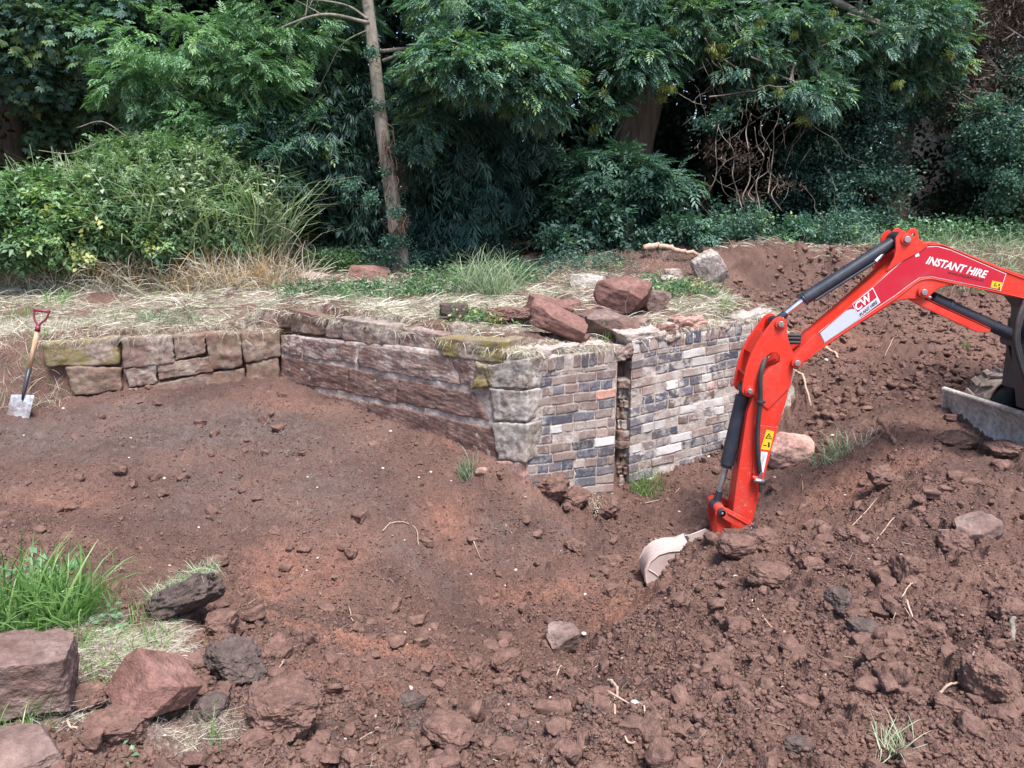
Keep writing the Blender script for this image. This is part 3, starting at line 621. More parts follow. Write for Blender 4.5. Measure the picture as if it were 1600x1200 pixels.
# ---- brick abutment
W3 = thing('brick_wall', 'old abutment wall of blue, brown and limewashed bricks with a ragged vertical slot', 'wall', (S2b.x, S2b.y, -0.6))
PAL = dict(blue=(.085, .092, .125), slate=(.135, .128, .150), brown=(.235, .170, .150), plum=(.185, .125, .118), red=(.44, .19, .14), buff=(.33, .265, .235), white=(.56, .53, .52), pink=(.38, .27, .24))
def bricks(name, A, B, top, bot, ncourse, palw, lime_f, seed, solider=True, ragged=None):
    """top/bot: ((px,py) at A, (px,py) at B) lines of the face on the wall plane"""
    r = np.random.default_rng(seed); d, nn = vplane(A, B); nn = np.array(nn)
    TA, TB = np.array(rayplane(*top[0], A, B)), np.array(rayplane(*top[1], A, B)); BA, BB = np.array(rayplane(*bot[0], A, B)), np.array(rayplane(*bot[1], A, B))
    L = np.hypot(TB[0] - TA[0], TB[1] - TA[1]); Vs, Fs, Cs, Ls = [], [], [], []; nv = 0
    V0, F0 = cg(6); V0 = np.sign(V0) * np.abs(V0) ** .33; V0 = rounded(V0, .05); names = list(palw); pw = np.array([palw[k] for k in names]); pw = pw / pw.sum()
    for c in range(ncourse):
        t0, t1 = c / ncourse, (c + 1) / ncourse
        sold = solider and c == 0
        if sold: t1 = 1.45 / ncourse
        if solider and c == 1: t0 = 1.45 / ncourse
        x = -0.11 * (c % 2) - .02 * r.random()
        header = (c % 2 == 1) if r.random() < .7 else (c % 3 == 0)
        while x < L:
            ln = .068 + .008 * r.random() if sold else ((.215 if not header else .103) * (1 + .08 * r.normal()))
            if not sold and r.random() < .10: header = not header
            a, b = max(x, 0), min(x + ln, L); x += ln + .013
            if b - a < .025: continue
            if ragged is not None and ragged((a + b) / 2 / L, (t0 + t1) / 2): continue
            g = .0065; H = np.linalg.norm(TA - BA)
            tt0, tt1 = t0 + g / H, t1 - g / H
            s = (a + (b - a) * (V0[:, 0] + 1) / 2)[:, None] / L; t = (tt1 + (tt0 - tt1) * (V0[:, 2] + 1) / 2)[:, None]
            top_ = TA * (1 - s) + TB * s; bot_ = BA * (1 - s) + BB * s
            pr = .001 + .0022 * r.normal() + (-.03 if r.random() < .04 else 0)
            p = top_ * (1 - t) + bot_ * t + nn * (pr - (V0[:, 1:2] + 1) / 2 * .075)
            p = p + nn * (fbm3(p * 22 + seed, 3, .6) * .007)[:, None]; p[:, 2] += fbm3(p * 5 + 3, 2) * .010; p = p + (fbm3(p * 30 + 8, 2) * .004)[:, None]
            nm = names[r.choice(len(names), p=pw)]; col = np.array(PAL[nm]) * (1 + .15 * r.normal()) 
            Vs.append(p); Fs.append(F0 + nv); nv += len(p); Cs.append(np.tile(np.clip(col, .02, .8), (len(p), 1)))
            Ls.append(np.full(len(p), lime_f((a + b) / 2 / L, (t0 + t1) / 2)))
    return mk(name, np.concatenate(Vs), np.concatenate(Fs), M['brick'], W3, colors=np.concatenate(Cs), attrs={'lime': np.concatenate(Ls)})
lf1 = lambda s, t: 0.35 + .5 * (s < .3) * (t < .6)
bricks('brick_face', S2b, B1b, ((829, 562), (963, 545)), ((822, 800), (958, 783)), 16, dict(blue=24, slate=22, brown=26, plum=6, red=1.2, buff=16, pink=3, white=5), lf1, 3, True,
       ragged=lambda s, t: (s < .12 and math.sin(t * 40) > .5) or (s > .93 and math.sin(t * 57 + 1) > .55))
core('mortar_bed', W3, S2b, B1b, [(826, 564, 816, 830), (900, 552, 895, 815), (966, 548, 958, 800)], 'mortar', back=.0045, depth=.28, lump=.0045)
lf2 = lambda s, t: .6 + .45 * math.exp(-((t - .33) / .25) ** 2)
bricks('brick_face', B2a, B2b, ((988, 532), (1214, 494)), ((982, 783), (1222, 712)), 17, dict(blue=22, slate=20, brown=14, plum=5, red=.4, buff=14, pink=2, white=20), lf2, 11, True, ragged=lambda s, t: s < .07 and math.sin(t * 49 + 2) > .35)
core('mortar_bed', W3, B2a, B2b, [(988, 534, 982, 800), (1100, 518, 1100, 775), (1222, 500, 1228, 740)], 'mortar', back=.004, depth=.28, lump=.006)
# slot between the two faces: recessed broken stones
SA, SB = B1b + Vector((-.02, .085, 0)), B2a + Vector((0.03, .085, 0))
core('slot_back', W3, SA, SB, [(960, 550, 956, 800), (975, 545, 970, 800), (990, 545, 986, 800)], 'clod_dark', back=.05, depth=.12, lump=.03)
rs = np.random.default_rng(8); y = 592
while y < 800:
    h = rs.uniform(12, 19); xs_ = sorted([962 + rs.uniform(2, 5), 973 + rs.uniform(-3, 3), 986 + rs.uniform(-2, 1)]) if rs.random() < .6 else [963, 986]
    for a, b in zip(xs_[:-1], xs_[1:]):
        add_block(W3, [(a, y), (b - 1, y - 1), (b - 1, y + h - 2), (a, y + h - 1)], SA, SB, ['wall_grey', 'quoin', 'wall_brown', 'quoin'][rs.integers(4)], proud=rs.uniform(-.02, .06), rnd=.3, rough=.012, seed=int(y), n=8, depth=.1)
    y += h
add_block(W3, [(955, 545), (990, 538), (990, 560), (960, 566)], B1b + Vector((-.02, .0, 0)), B2a, 'wall_pink', proud=.01, rnd=.3, rough=.02, seed=91, n=14, depth=.16)
# rubble and lime bedding along the tops
for i, (q, A, B, m, kw) in enumerate([
    ([(836, 548), (905, 540), (905, 556), (836, 564)], S2b, B1b, 'mortar', dict(depth=.22, proud=-.01)), ([(900, 541), (960, 536), (960, 550), (900, 556)], S2b, B1b, 'mortar', dict(depth=.22, proud=-.02)),
    ([(975, 524), (1060, 506), (1064, 526), (985, 540)], B2a, B2b, 'mortar', dict(depth=.2)), ([(1032, 512), (1072, 506), (1072, 522), (1030, 530)], B2a, B2b, 'rock_red', dict(depth=.12, proud=.0)),
    ([(1064, 499), (1110, 497), (1110, 521), (1066, 523)], B2a, B2b, 'rock_pink', dict(depth=.18, proud=-.02)), ([(1112, 506), (1150, 502), (1150, 518), (1112, 520)], B2a, B2b, 'mortar', dict(depth=.2)),
    ([(1150, 500), (1210, 486), (1212, 500), (1150, 510)], B2a, B2b, 'rock_grey', dict(depth=.25, proud=-.02)), ([(1214, 500), (1240, 520), (1246, 690), (1222, 700)], B2a, B2b, 'quoin', dict(depth=.3, proud=-.02)),
    ([(1160, 482), (1226, 496), (1232, 520), (1165, 500)], B2a + Vector((0, .3, 0)), B2b + Vector((0, .3, 0)), 'rock_grey', dict(depth=.4, proud=0))]):
    V, Fq = block(q, A, B, kw.get('depth', .2), rnd=.35, rough=.022, proud=kw.get('proud', .0), n=20, seed=100 + i)
    mk('capping_rubble', V, Fq, M[m], W3)
# ================================================================ excavator
YN, YF = 5.10, 5.31; YC = (YN + YF) / 2
base = P(1700, 700, 5.5)
D = thing('mini_excavator', 'red mini excavator reaching its jointed arm down into the pit from the right', 'excavator', (4.3, 5.5, -0.05))
def prism(name, px, y0, y1, mat, parent=D, holes=(), bev=.004, ref=None, smooth=True):
    """outline px seen at depth ref, as a plate from depth y0 to y1"""
    ref = ref or YN; bm = bmesh.new(); edges = []
    for loop in [px] + list(holes):
        vs_ = [bm.verts.new((p.x, y0, p.z)) for p in PP(loop, ref)]
        for i in range(len(vs_)): edges.append(bm.edges.new((vs_[i], vs_[(i + 1) % len(vs_)])))
    bmesh.ops.triangle_fill(bm, use_beauty=True, use_dissolve=False, edges=edges, normal=(0, -1, 0))
    fs = bm.faces[:]; r = bmesh.ops.extrude_face_region(bm, geom=fs)
    for v in r['geom']:
        if isinstance(v, bmesh.types.BMVert): v.co.y = y1
    bmesh.ops.recalc_face_normals(bm, faces=bm.faces[:])
    bmesh.ops.dissolve_limit(bm, angle_limit=R_(1), verts=bm.verts[:], edges=bm.edges[:])
    me = bpy.data.meshes.new(name); org = wloc(parent)
    bmesh.ops.translate(bm, vec=-org, verts=bm.verts[:]); bm.to_mesh(me); bm.free()
    me.materials.append(M[mat]); o = bpy.data.objects.new(name, me); COL.objects.link(o); o.parent = parent; WL[o.name] = org.copy()
    if bev: bevel(o, bev)
    return o
def cyl(name, a, b, r, mat, parent=D, n=24, bev=.003):
    o = MB().tube([a, b], r, n).build(name, M[mat], parent)
    if bev: bevel(o, bev, 1)
    return o
def pin(px, py, r, y0, y1, parent, mat='steel', boss='red', rb=None):
    a = P(px, py, YN); rb = rb or r * 1.75
    o = cyl('pin_boss', (a.x, y0 - .012, a.z), (a.x, y1 + .012, a.z), rb, boss, parent, 28)
    cyl('pin', (a.x, y0 - .026, a.z), (a.x, y1 + .026, a.z), r, mat, parent, 20)
    return o
def arc(cx, cy, r, a0, a1, n=8):
    return [(cx + r * math.cos(R_(a0 + (a1 - a0) * i / n)), cy - r * math.sin(R_(a0 + (a1 - a0) * i / n))) for i in range(n + 1)]
# ---- dipper arm
ear_out = arc(1219, 505.5, 10.5, 100, 5, 6) + [(1230, 521), (1234.6, 539.6), (1240.5, 553), (1240, 575), (1235, 605), (1200, 640), (1184, 627)] + arc(1170, 610, 10.5, -40, -190, 8) + \
    [(1161.5, 594), (1165.4, 575), (1173.9, 551.4), (1184, 532.8), (1197.5, 514), (1209, 499.5)]
hole = [(1190, 590), (1190.5, 578), (1194, 566), (1198, 557), (1205, 551), (1213, 551.5), (1218.5, 557), (1218, 566), (1206, 575), (1196, 584)]
for y0, y1 in ((YN, YN + .016), (YF - .016, YF)):
    prism('ear_plate', ear_out, y0, y1, 'red', holes=[hole], bev=.003)
prism('ear_spacer', [(1176, 553), (1186, 535), (1196, 520), (1198, 523), (1188, 538), (1179, 556)], YN + .018, YF - .018, 'red', bev=.002)
prism('ear_spacer', [(1166, 584), (1172, 587), (1172, 590), (1166, 587)], YN + .018, YF - .018, 'red', bev=.001)
dip = [(1206, 575), (1222, 566), (1240, 577), (1238, 592), (1229.5, 631), (1220.7, 657), (1206.7, 697), (1192.7, 757), (1177.5, 813), (1169, 846), (1141, 842), (1146, 802), (1152, 755), (1160, 704), (1169, 645), (1178, 622), (1189, 598), (1196, 584)]
dipper = prism('dipper_arm', dip, YN + .018, YF - .055, 'red_worn', bev=.006)
prism('dipper_side_plate', [(1216, 572), (1238, 580), (1236.5, 595), (1228, 631), (1219, 656), (1212, 668), (1200, 674), (1188, 672), (1184, 660), (1188, 610), (1194, 592)], YN + .008, YN + .019, 'red', bev=.004)
rib = MB(); rib.tube([Vector((p.x, YN + .008, p.z)) for p in smooth_path(PP([(1212, 571), (1222, 568), (1205, 587), (1192, 602)], YN), 5)], .006, 8)
rib.build('weld_rib', M['red'], D)
# decals on dipper
prism('warning_label', [(1198, 671.5), (1210, 674.5), (1203.2, 704), (1189, 702)], YN + .0035, YN + .0045, 'yellow', dipper, bev=0)
def lay(name, px, mat, parent, y, th=.0012): return prism(name, px, y - th, y, mat, parent, bev=0)
tri = [(1200, 682), (1208, 687), (1196.5, 686.5)]
prism('side_panel_lower', [(1182, 664), (1217, 668), (1207, 697), (1192, 757), (1188, 752), (1176, 740)], YN + .0045, YN + .0185, 'red_worn', bev=.003)
lay('warning_symbol', [(1202, 676.5), (1206.8, 686.5), (1196, 684.8)], 'black_decal', dipper, YN + .0034)
lay('warning_symbol', [(1202, 679.3), (1204.8, 685.3), (1198.4, 684.3)], 'yellow', dipper, YN + .0022)
lay('warning_symbol', [(1201.3, 681), (1202.8, 681.3), (1202, 684.2), (1201.2, 684)], 'black_decal', dipper, YN + .001)
lay('warning_symbol', [(1200.5, 691), (1203, 691.5), (1202.8, 699), (1200, 698.6)], 'black_decal', dipper, YN + .0034)
lay('warning_symbol', [(1193, 695), (1198, 695.6), (1198, 697), (1193, 696.4)], 'black_decal', dipper, YN + .0034)
lay('white_label', [(1189.5, 705.5), (1200, 707), (1193, 738.7), (1187.5, 736.8)], 'white_decal', dipper, YN + .0045)
for k in range(5): lay('label_line', [(1191 + k * 1.6, 709 + k * .3), (1191.8 + k * 1.6, 709.1 + k * .3), (1189.6 + k * 1.1, 734 - k * 4), (1188.9 + k * 1.1, 734 - k * 4)], 'grey_decal', dipper, YN + .0032)
# pins of the dipper
pin(1219, 506, .020, YN, YF, D); pin(1170.5, 610.5, .018, YN, YF, D); pin(1243, 566, .020, YN - .018, YF + .018, D)
# ---- boom
boom_o = [(1243, 556), (1258, 538), (1273.4, 522.7), (1280, 518.5), (1332.5, 473.5), (1369.6, 440), (1393.6, 417), (1412, 401), (1431, 386.5), (1441, 380), (1454, 377), (1470, 380.5), (1502, 393), (1538, 407), (1574, 421), (1600, 429.4), (1640, 443),
          (1640, 481), (1600, 467.5), (1575.6, 461), (1548, 453), (1502.5, 445), (1482, 446), (1466, 452), (1455, 462), (1446, 467), (1436, 468), (1421, 467.5), (1400, 471), (1372.5, 489.5), (1340, 508), (1322, 521), (1285, 545.5), (1262, 561), (1250, 574), (1243, 577), (1235, 572), (1233, 563)]
boom = prism('boom', boom_o, YN + .005, YF - .005, 'red', bev=.007)
hp = [(1385, 424), (1397, 402), (1399.5, 388), (1399, 373), (1405, 364), (1412, 359.5), (1417, 364.5), (1421, 358), (1428, 356), (1434, 361), (1435.5, 372.5), (1441, 379.5), (1455, 379), (1440, 392), (1410, 408)]
hole2 = arc(1426, 367, 3.5, 0, 330, 8)
for y0, y1 in ((YN - .004, YN + .012), (YF - .012, YF + .004)):
    prism('boom_ear', hp, y0, y1, 'red', holes=[hole2], bev=.003)
pin(1415.6, 374, .021, YN, YF, D)
pin(1441.6, 456, .020, YN - .004, YF, D)
flange = MB()
for path in ([(1281, 520), (1333, 474.8), (1370, 441.5), (1394, 419.5), (1431, 388.5), (1444, 383.5), (1465, 382.5), (1486, 388), (1574, 425.5), (1640, 449)], [(1257, 566), (1288, 541), (1341, 505), (1400, 466), (1422, 449), (1438, 438), (1457, 436), (1481, 441), (1565, 458), (1640, 475)]):
    pts = smooth_path([Vector((p.x, YN + .003, p.z)) for p in PP(path, YN)], 4); flange.tube(pts, .0042, 6)
flange.build('weld_rib', M['red'], D)
y_ = YN + .0045
dec_o = [(1280, 519), (1333, 475.5), (1370, 442.5), (1394, 421), (1431, 390), (1444, 385.2), (1465, 384.4), (1486, 390), (1573, 427.7), (1564, 454.6), (1480, 437.5), (1457, 432.8), (1437.5, 434.2), (1421, 445.6), (1400, 461.5), (1340, 502), (1288.6, 536)]
cx_, cy_ = 1420, 445
def inset(px, d):
    n = len(px); out = []
    for i in range(n):
        a, b, c = Vector(px[i - 1]), Vector(px[i]), Vector(px[(i + 1) % n]); e1 = (b - a).normalized(); e2 = (c - b).normalized()
        n1 = Vector((-e1.y, e1.x)); n2 = Vector((-e2.y, e2.x)); m = (n1 + n2).normalized(); out.append(tuple(b + m * d / max(.4, m.dot(n1))))
    return out
lay('boom_decal', dec_o, 'white_decal', boom, y_)
lay('boom_decal', inset(dec_o, 1.1), 'crimson', boom, y_ - .0015)
lay('reflector_strip', [(1281, 519.5), (1315, 490), (1322, 485.5), (1330, 483), (1336, 483), (1344.5, 497), (1289, 534.5)], 'grey_decal', boom, y_ - .003)
lay('logo_plate', [(1331.5, 475), (1363.7, 449), (1375.5, 472.5), (1343, 497.5)], 'white_decal', boom, y_ - .0042)
lay('logo_plate', [(1333, 475.2), (1363.2, 451), (1369.8, 464.5), (1339.8, 488)], 'crimson', boom, y_ - .0054)
lay('logo_plate', [(1340.3, 489), (1370.3, 465.4), (1373.9, 472.2), (1343.6, 496)], 'grey_decal', boom, y_ - .0054)
lay('sticker', [(1428.5, 393), (1435.5, 389.7), (1436.5, 400), (1430.5, 402)], 'white_decal', boom, y_ - .003)
lay('warning_label', [(1550.5, 438.5), (1566, 441.6), (1563.6, 452), (1548, 449)], 'yellow', boom, y_ - .003)
lay('warning_symbol', [(1552.5, 446.6), (1555, 441), (1558, 447.6)], 'black_decal', boom, y_ - .0042)
lay('warning_symbol', [(1553.9, 446), (1555, 443.4), (1556.4, 446.5)], 'yellow', boom, y_ - .0052)
for dy in (0, 5): lay('warning_symbol', [(1560.5, 443.2 + dy), (1562.5, 443.6 + dy), (1562, 447 + dy), (1560, 446.6 + dy)], 'black_decal', boom, y_ - .0042)
def text(name, s, a, b, hpx, mat, y, parent=boom, shear=.25, bold=.0, ref=YN):
    """lettering with its baseline from picture position a to b on the side plate"""
    c = bpy.data.curves.new(name, 'FONT'); c.body = s; c.shear = shear; c.offset = bold; c.extrude = 0.0; c.resolution_u = 3
    o = bpy.data.objects.new(name, c); COL.objects.link(o); bpy.context.view_layer.update()
    dg = bpy.context.evaluated_depsgraph_get(); me = bpy.data.meshes.new_from_object(o.evaluated_get(dg)); bpy.data.objects.remove(o)
    v = np.zeros(len(me.vertices) * 3); me.vertices.foreach_get('co', v); v = v.reshape(-1, 3)
    A, B = P(*a, ref), P(*b, ref); w0, w1 = v[:, 0].min(), v[:, 0].max(); h1 = 0.70
    dx = (B - A) / (w1 - w0); up = Vector((-(B - A).z, 0, (B - A).x)).normalized(); H = hpx / F * ref / h1
    W_ = np.array(A)[None] + (v[:, 0:1] - w0) * np.array(dx)[None] + v[:, 1:2] * np.array(up)[None] * H; W_[:, 1] = y
    o = mk(name, W_, [tuple(p.vertices) for p in me.polygons], M[mat], parent, smooth=False); return o
text('lettering', 'INSTANT HIRE', (1446.2, 411.5), (1541, 435), 11.5, 'white_decal', y_ - .004, bold=.028)
text('lettering', 'www.cwplant.co.uk', (1481, 427.5), (1537.5, 440.5), 5.0, 'black_decal', y_ - .004, bold=.01)
text('lettering', 'CW', (1339.5, 485.6), (1364.5, 466), 12.0, 'white_decal', y_ - .0078, bold=.03)
text('lettering', 'PLANT HIRE', (1344.3, 494.3), (1371.8, 472.5), 4.6, 'black_decal', y_ - .0078, bold=.02)
# ---- dipper ram (upper)
def mid(px, py, ref=YC): return P(px, py, ref)
def C(px, py, y=YC):
    p = P(px, py, YN); return Vector((p.x, y, p.z))
a, b, c_ = C(1415.6, 374), C(1266, 469.5), C(1219, 506)
cyl('ram_barrel', a + (b - a) * .06, b, .041, 'black'); cyl('ram_collar', b, b + (c_ - b).normalized() * .015, .045, 'black')
cyl('ram_rod', b, c_ + (b - c_).normalized() * .05, .020, 'chrome'); cyl('ram_eye', c_ + Vector((0, -.05, 0)), c_ + Vector((0, .05, 0)), .036, 'black')
cyl('ram_rod_end', c_ + (b - c_).normalized() * .03, c_ + (b - c_).normalized() * .09, .024, 'black')
cyl('ram_eye', a + Vector((0, -.07, 0)), a + Vector((0, .07, 0)), .046, 'black')
dv = (b - a).normalized(); off = Vector((0, -.035, -.045))
cyl('hydraulic_pipe', a + dv * .14 + off, a + dv * .62 + off, .009, 'black'); cyl('pipe_fitting', a + dv * .12 + off * .6, a + dv * .18 + off, .014, 'steel')
# ---- bucket ram
a, b, c_ = C(1170.5, 610.5), C(1142, 733), C(1124.5, 797)
cyl('ram_barrel', a + (b - a) * .10, b, .046, 'black'); cyl('ram_rod', b, c_, .019, 'steel'); cyl('ram_eye', a + Vector((0, -.05, 0)), a + Vector((0, .05, 0)), .036, 'black')
cyl('ram_collar', b, b + (c_ - b).normalized() * .02, .038, 'black'); cyl('ram_rod_end', c_ + (b - c_) * .35, c_, .024, 'black'); cyl('ram_neck', a, a + (b - a) * .13, .03, 'black')
dv = (b - a).normalized(); off = Vector((.062, -.02, 0))
cyl('hydraulic_pipe', a + dv * .10 + off, a + dv * .52 + off, .012, 'black'); cyl('pipe_fitting', a + dv * .09 + off * .8, a + dv * .13 + off, .016, 'black')
# ---- bucket linkage
c2 = C(1125.5, 798)
cyl('pin_boss', c2 + Vector((0, -.12, 0)), c2 + Vector((0, .12, 0)), .036, 'red'); cyl('ram_eye', c2 + Vector((0, -.045, 0)), c2 + Vector((0, .045, 0)), .040, 'black')
cyl('pin', c2 + Vector((0, -.16, 0)), c2 + Vector((0, .16, 0)), .026, 'black'); cyl('pin', c2 + Vector((0, -.168, 0)), c2 + Vector((0, .168, 0)), .010, 'steel')
lk = [(1128, 789), (1136, 792), (1166, 809), (1174, 815), (1174, 825), (1166, 829), (1132, 809), (1122, 802)]
for y0 in (YN - .055, YF + .035): prism('link_bar', lk, y0, y0 + .02, 'red_worn', bev=.003)
prism('link_bar', [(1134, 795), (1164, 812), (1164, 815), (1134, 798)], YN - .062, YN - .052, 'red_worn', bev=.002)
p2 = C(1169.5, 821); cyl('pin', p2 + Vector((0, -.165, 0)), p2 + Vector((0, .165, 0)), .030, 'black'); cyl('pin', p2 + Vector((0, -.172, 0)), p2 + Vector((0, .172, 0)), .010, 'steel')
for y0 in (YN - .02, YF - .01):
    prism('bucket_link', [(1117, 800), (1131, 803), (1135, 822), (1137, 850), (1125, 852), (1118, 822)], y0, y0 + .022, 'red_worn', bev=.003)
# ---- hose along the dipper
hz = smooth_path([Vector((p.x, y, p.z)) for (q, y) in [((1232, 536), YN + .06), ((1216, 543), YN + .08), ((1200, 556), YN + .03), ((1190, 573), YN - .02), ((1185.5, 592), YN - .03), ((1186, 620), YN - .03), ((1182.5, 665), YN - .025), ((1183, 710), YN - .02), ((1186.3, 738), YN - .015)] for p in [P(*q, YN)]], 6)
MB().tube(hz, .0155, 12).build('hydraulic_hose', M['rubber'], D)
hz = smooth_path([Vector((P(*q, YN).x, y, P(*q, YN).z)) for q, y in [((1256, 531), YC - .03), ((1240, 531), YC - .02), ((1226, 533), YC)]], 5)
for dz in (0, -.026, .02): MB().tube([p + Vector((0, -.02, dz)) for p in hz], .013, 10).build('hydraulic_hose', M['rubber'], D)
q = C(1185.8, 627, YN - .03); cyl('hose_clamp', q + Vector((0, 0, -.010)), q + Vector((0, 0, .012)), .021, 'rubber'); cyl('hose_clamp', q + Vector((.02, .01, 0)), q + Vector((.035, .02, 0)), .010, 'rubber')
q = C(1186.5, 742, YN - .02); cyl('pipe_fitting', q + Vector((0, 0, .03)), q + Vector((.002, 0, -.035)), .011, 'steel')
o = MB().tube([q + Vector((-.040, 0, -.028)), q + Vector((-.02, 0, -.034)), q + Vector((.025, -.004, -.038))], [.012, .017, .017], 14).build('valve', M['steel'], D)
cyl('pipe_fitting', q + Vector((.004, 0, -.04)), q + Vector((.010, 0, -.115)), .012, 'rubber'); cyl('valve_boss', q + Vector((-.05, .012, -.015)), q + Vector((-.01, .012, -.02)), .014, 'red')
# ---- boom ram and its guard
a, b = C(1441.6, 456), C(1468, 468.5); e = C(1655, 553)
cyl('ram_rod', a, b, .021, 'chrome'); cyl('ram_collar', b, b + (e - b) * .14, .046, 'black'); cyl('ram_barrel', b + (e - b) * .05, e, .040, 'black')
cyl('ram_clamp', b + (e - b) * .13, b + (e - b) * .16, .05, 'black')
prism('ram_guard', [(1421, 467), (1440, 461), (1470, 476), (1552.5, 514), (1551.5, 520.5), (1531, 520), (1440, 478)], YN + .03, YN + .05, 'red', bev=.003)
prism('ram_guard', [(1440, 461), (1470, 476), (1552.5, 514), (1552, 517), (1470, 479.5), (1440, 465)], YN + .03, YF - .04, 'red', bev=.003)
# ---- swing post
prism('swing_post', [(1578, 462), (1600, 470), (1700, 500), (1720, 640), (1600, 640), (1594, 575), (1590, 520), (1592, 480)], YC - .09, YC + .09, 'black', bev=.01, ref=YC)
for y0 in (YC - .15, YC + .12): prism('swing_cheek', [(1596, 500), (1640, 500), (1650, 610), (1608, 600), (1592, 545)], y0, y0 + .03, 'black', bev=.006, ref=YC)
q = P(1598, 537, YC); cyl('pin', q + Vector((0, -.2, 0)), q + Vector((0, .2, 0)), .035, 'black')
hz = smooth_path([P(1602, 470, YC - .2), P(1590, 500, YC - .22), P(1586, 540, YC - .2), P(1604, 600, YC - .15)], 6)
for k in range(3): MB().tube([p + Vector((k * .03, .03 * k, 0)) for p in hz], .013, 10).build('hydraulic_hose', M['rubber'], D)
# ---- dozer blade
A1, A2 = P(1477, 608, 6.2), P(1602, 652, 5.35); dirb = (A2 - A1); dirb.z = 0; dirb.normalize(); L = 1.32
fw = Vector((-dirb.y, dirb.x, 0)); fw = fw if fw.x < 0 else -fw
prof = [(0.03, 0.0), (0.012, -.03), (-.010, -.08), (-.018, -.14), (-.012, -.20), (.008, -.25), (.038, -.295), (.044, -.30), (.030, -.295), (-.004, -.25), (-.026, -.20), (-.034, -.14), (-.026, -.08), (-.004, -.03), (.0, .004), (.015, .014), (.03, .012)]
mb = MB(); nseg = 24; V = []; n = len(prof)
for i in range(nseg + 1):
    for (o_, z) in prof: V.append(A1 + dirb * (L * i / nseg) + fw * o_ + Vector((0, 0, z)))
Fs = [(i * n + k, i * n + (k + 1) % n, (i + 1) * n + (k + 1) % n, (i + 1) * n + k) for i in range(nseg) for k in range(n)] + [tuple(range(n)), tuple(range(nseg * n, nseg * n + n))[::-1]]
mb.add(V, Fs); blade = mb.build('dozer_blade', M['blade'], D); bevel(blade, .003, 1)
cyl('blade_top_bar', A1 + fw * .012 + Vector((0, 0, .0)), A1 + dirb * L + fw * .012, .022, 'blade', blade)
mb = MB()
for s0, s1, dz in ((-.03, .07, 0), (.10, .40, .015), (.42, 1.30, 0)):
    q0 = A1 + dirb * s0 + fw * .05 + Vector((0, 0, -.285)); q1 = A1 + dirb * s1 + fw * .05 + Vector((0, 0, -.285))
    mb.add([q0, q1, q1 + fw * .03 + Vector((0, 0, -.05 + dz)), q0 + fw * .03 + Vector((0, 0, -.05 + dz)), q0 - fw * .012, q1 - fw * .012, q1 + fw * .018 + Vector((0, 0, -.056 + dz)), q0 + fw * .018 + Vector((0, 0, -.056 + dz))],
           [(0, 1, 2, 3), (7, 6, 5, 4), (0, 4, 5, 1), (3, 2, 6, 7), (0, 3, 7, 4), (1, 5, 6, 2)])
mb.build('cutting_edge', M['steel'], blade, smooth=False)
for k in (.02, L - .02): 
    q = A1 + dirb * k; mb = MB(); mb.box(q + fw * -.01 + Vector((0, 0, -.15)), (.08, .014, .30), Matrix.Rotation(math.atan2(fw.y, fw.x), 3, 'Z')); bevel(mb.build('blade_end_plate', M['blade'], blade), .003, 1)
for s in (.42, .9):
    q = A1 + dirb * s; mb = MB(); mb.box(q - fw * .38 + Vector((0, 0, -.17)), (.62, .07, .09), Matrix.Rotation(math.atan2(fw.y, fw.x), 3, 'Z')); bevel(mb.build('blade_arm', M['black'], D), .006)
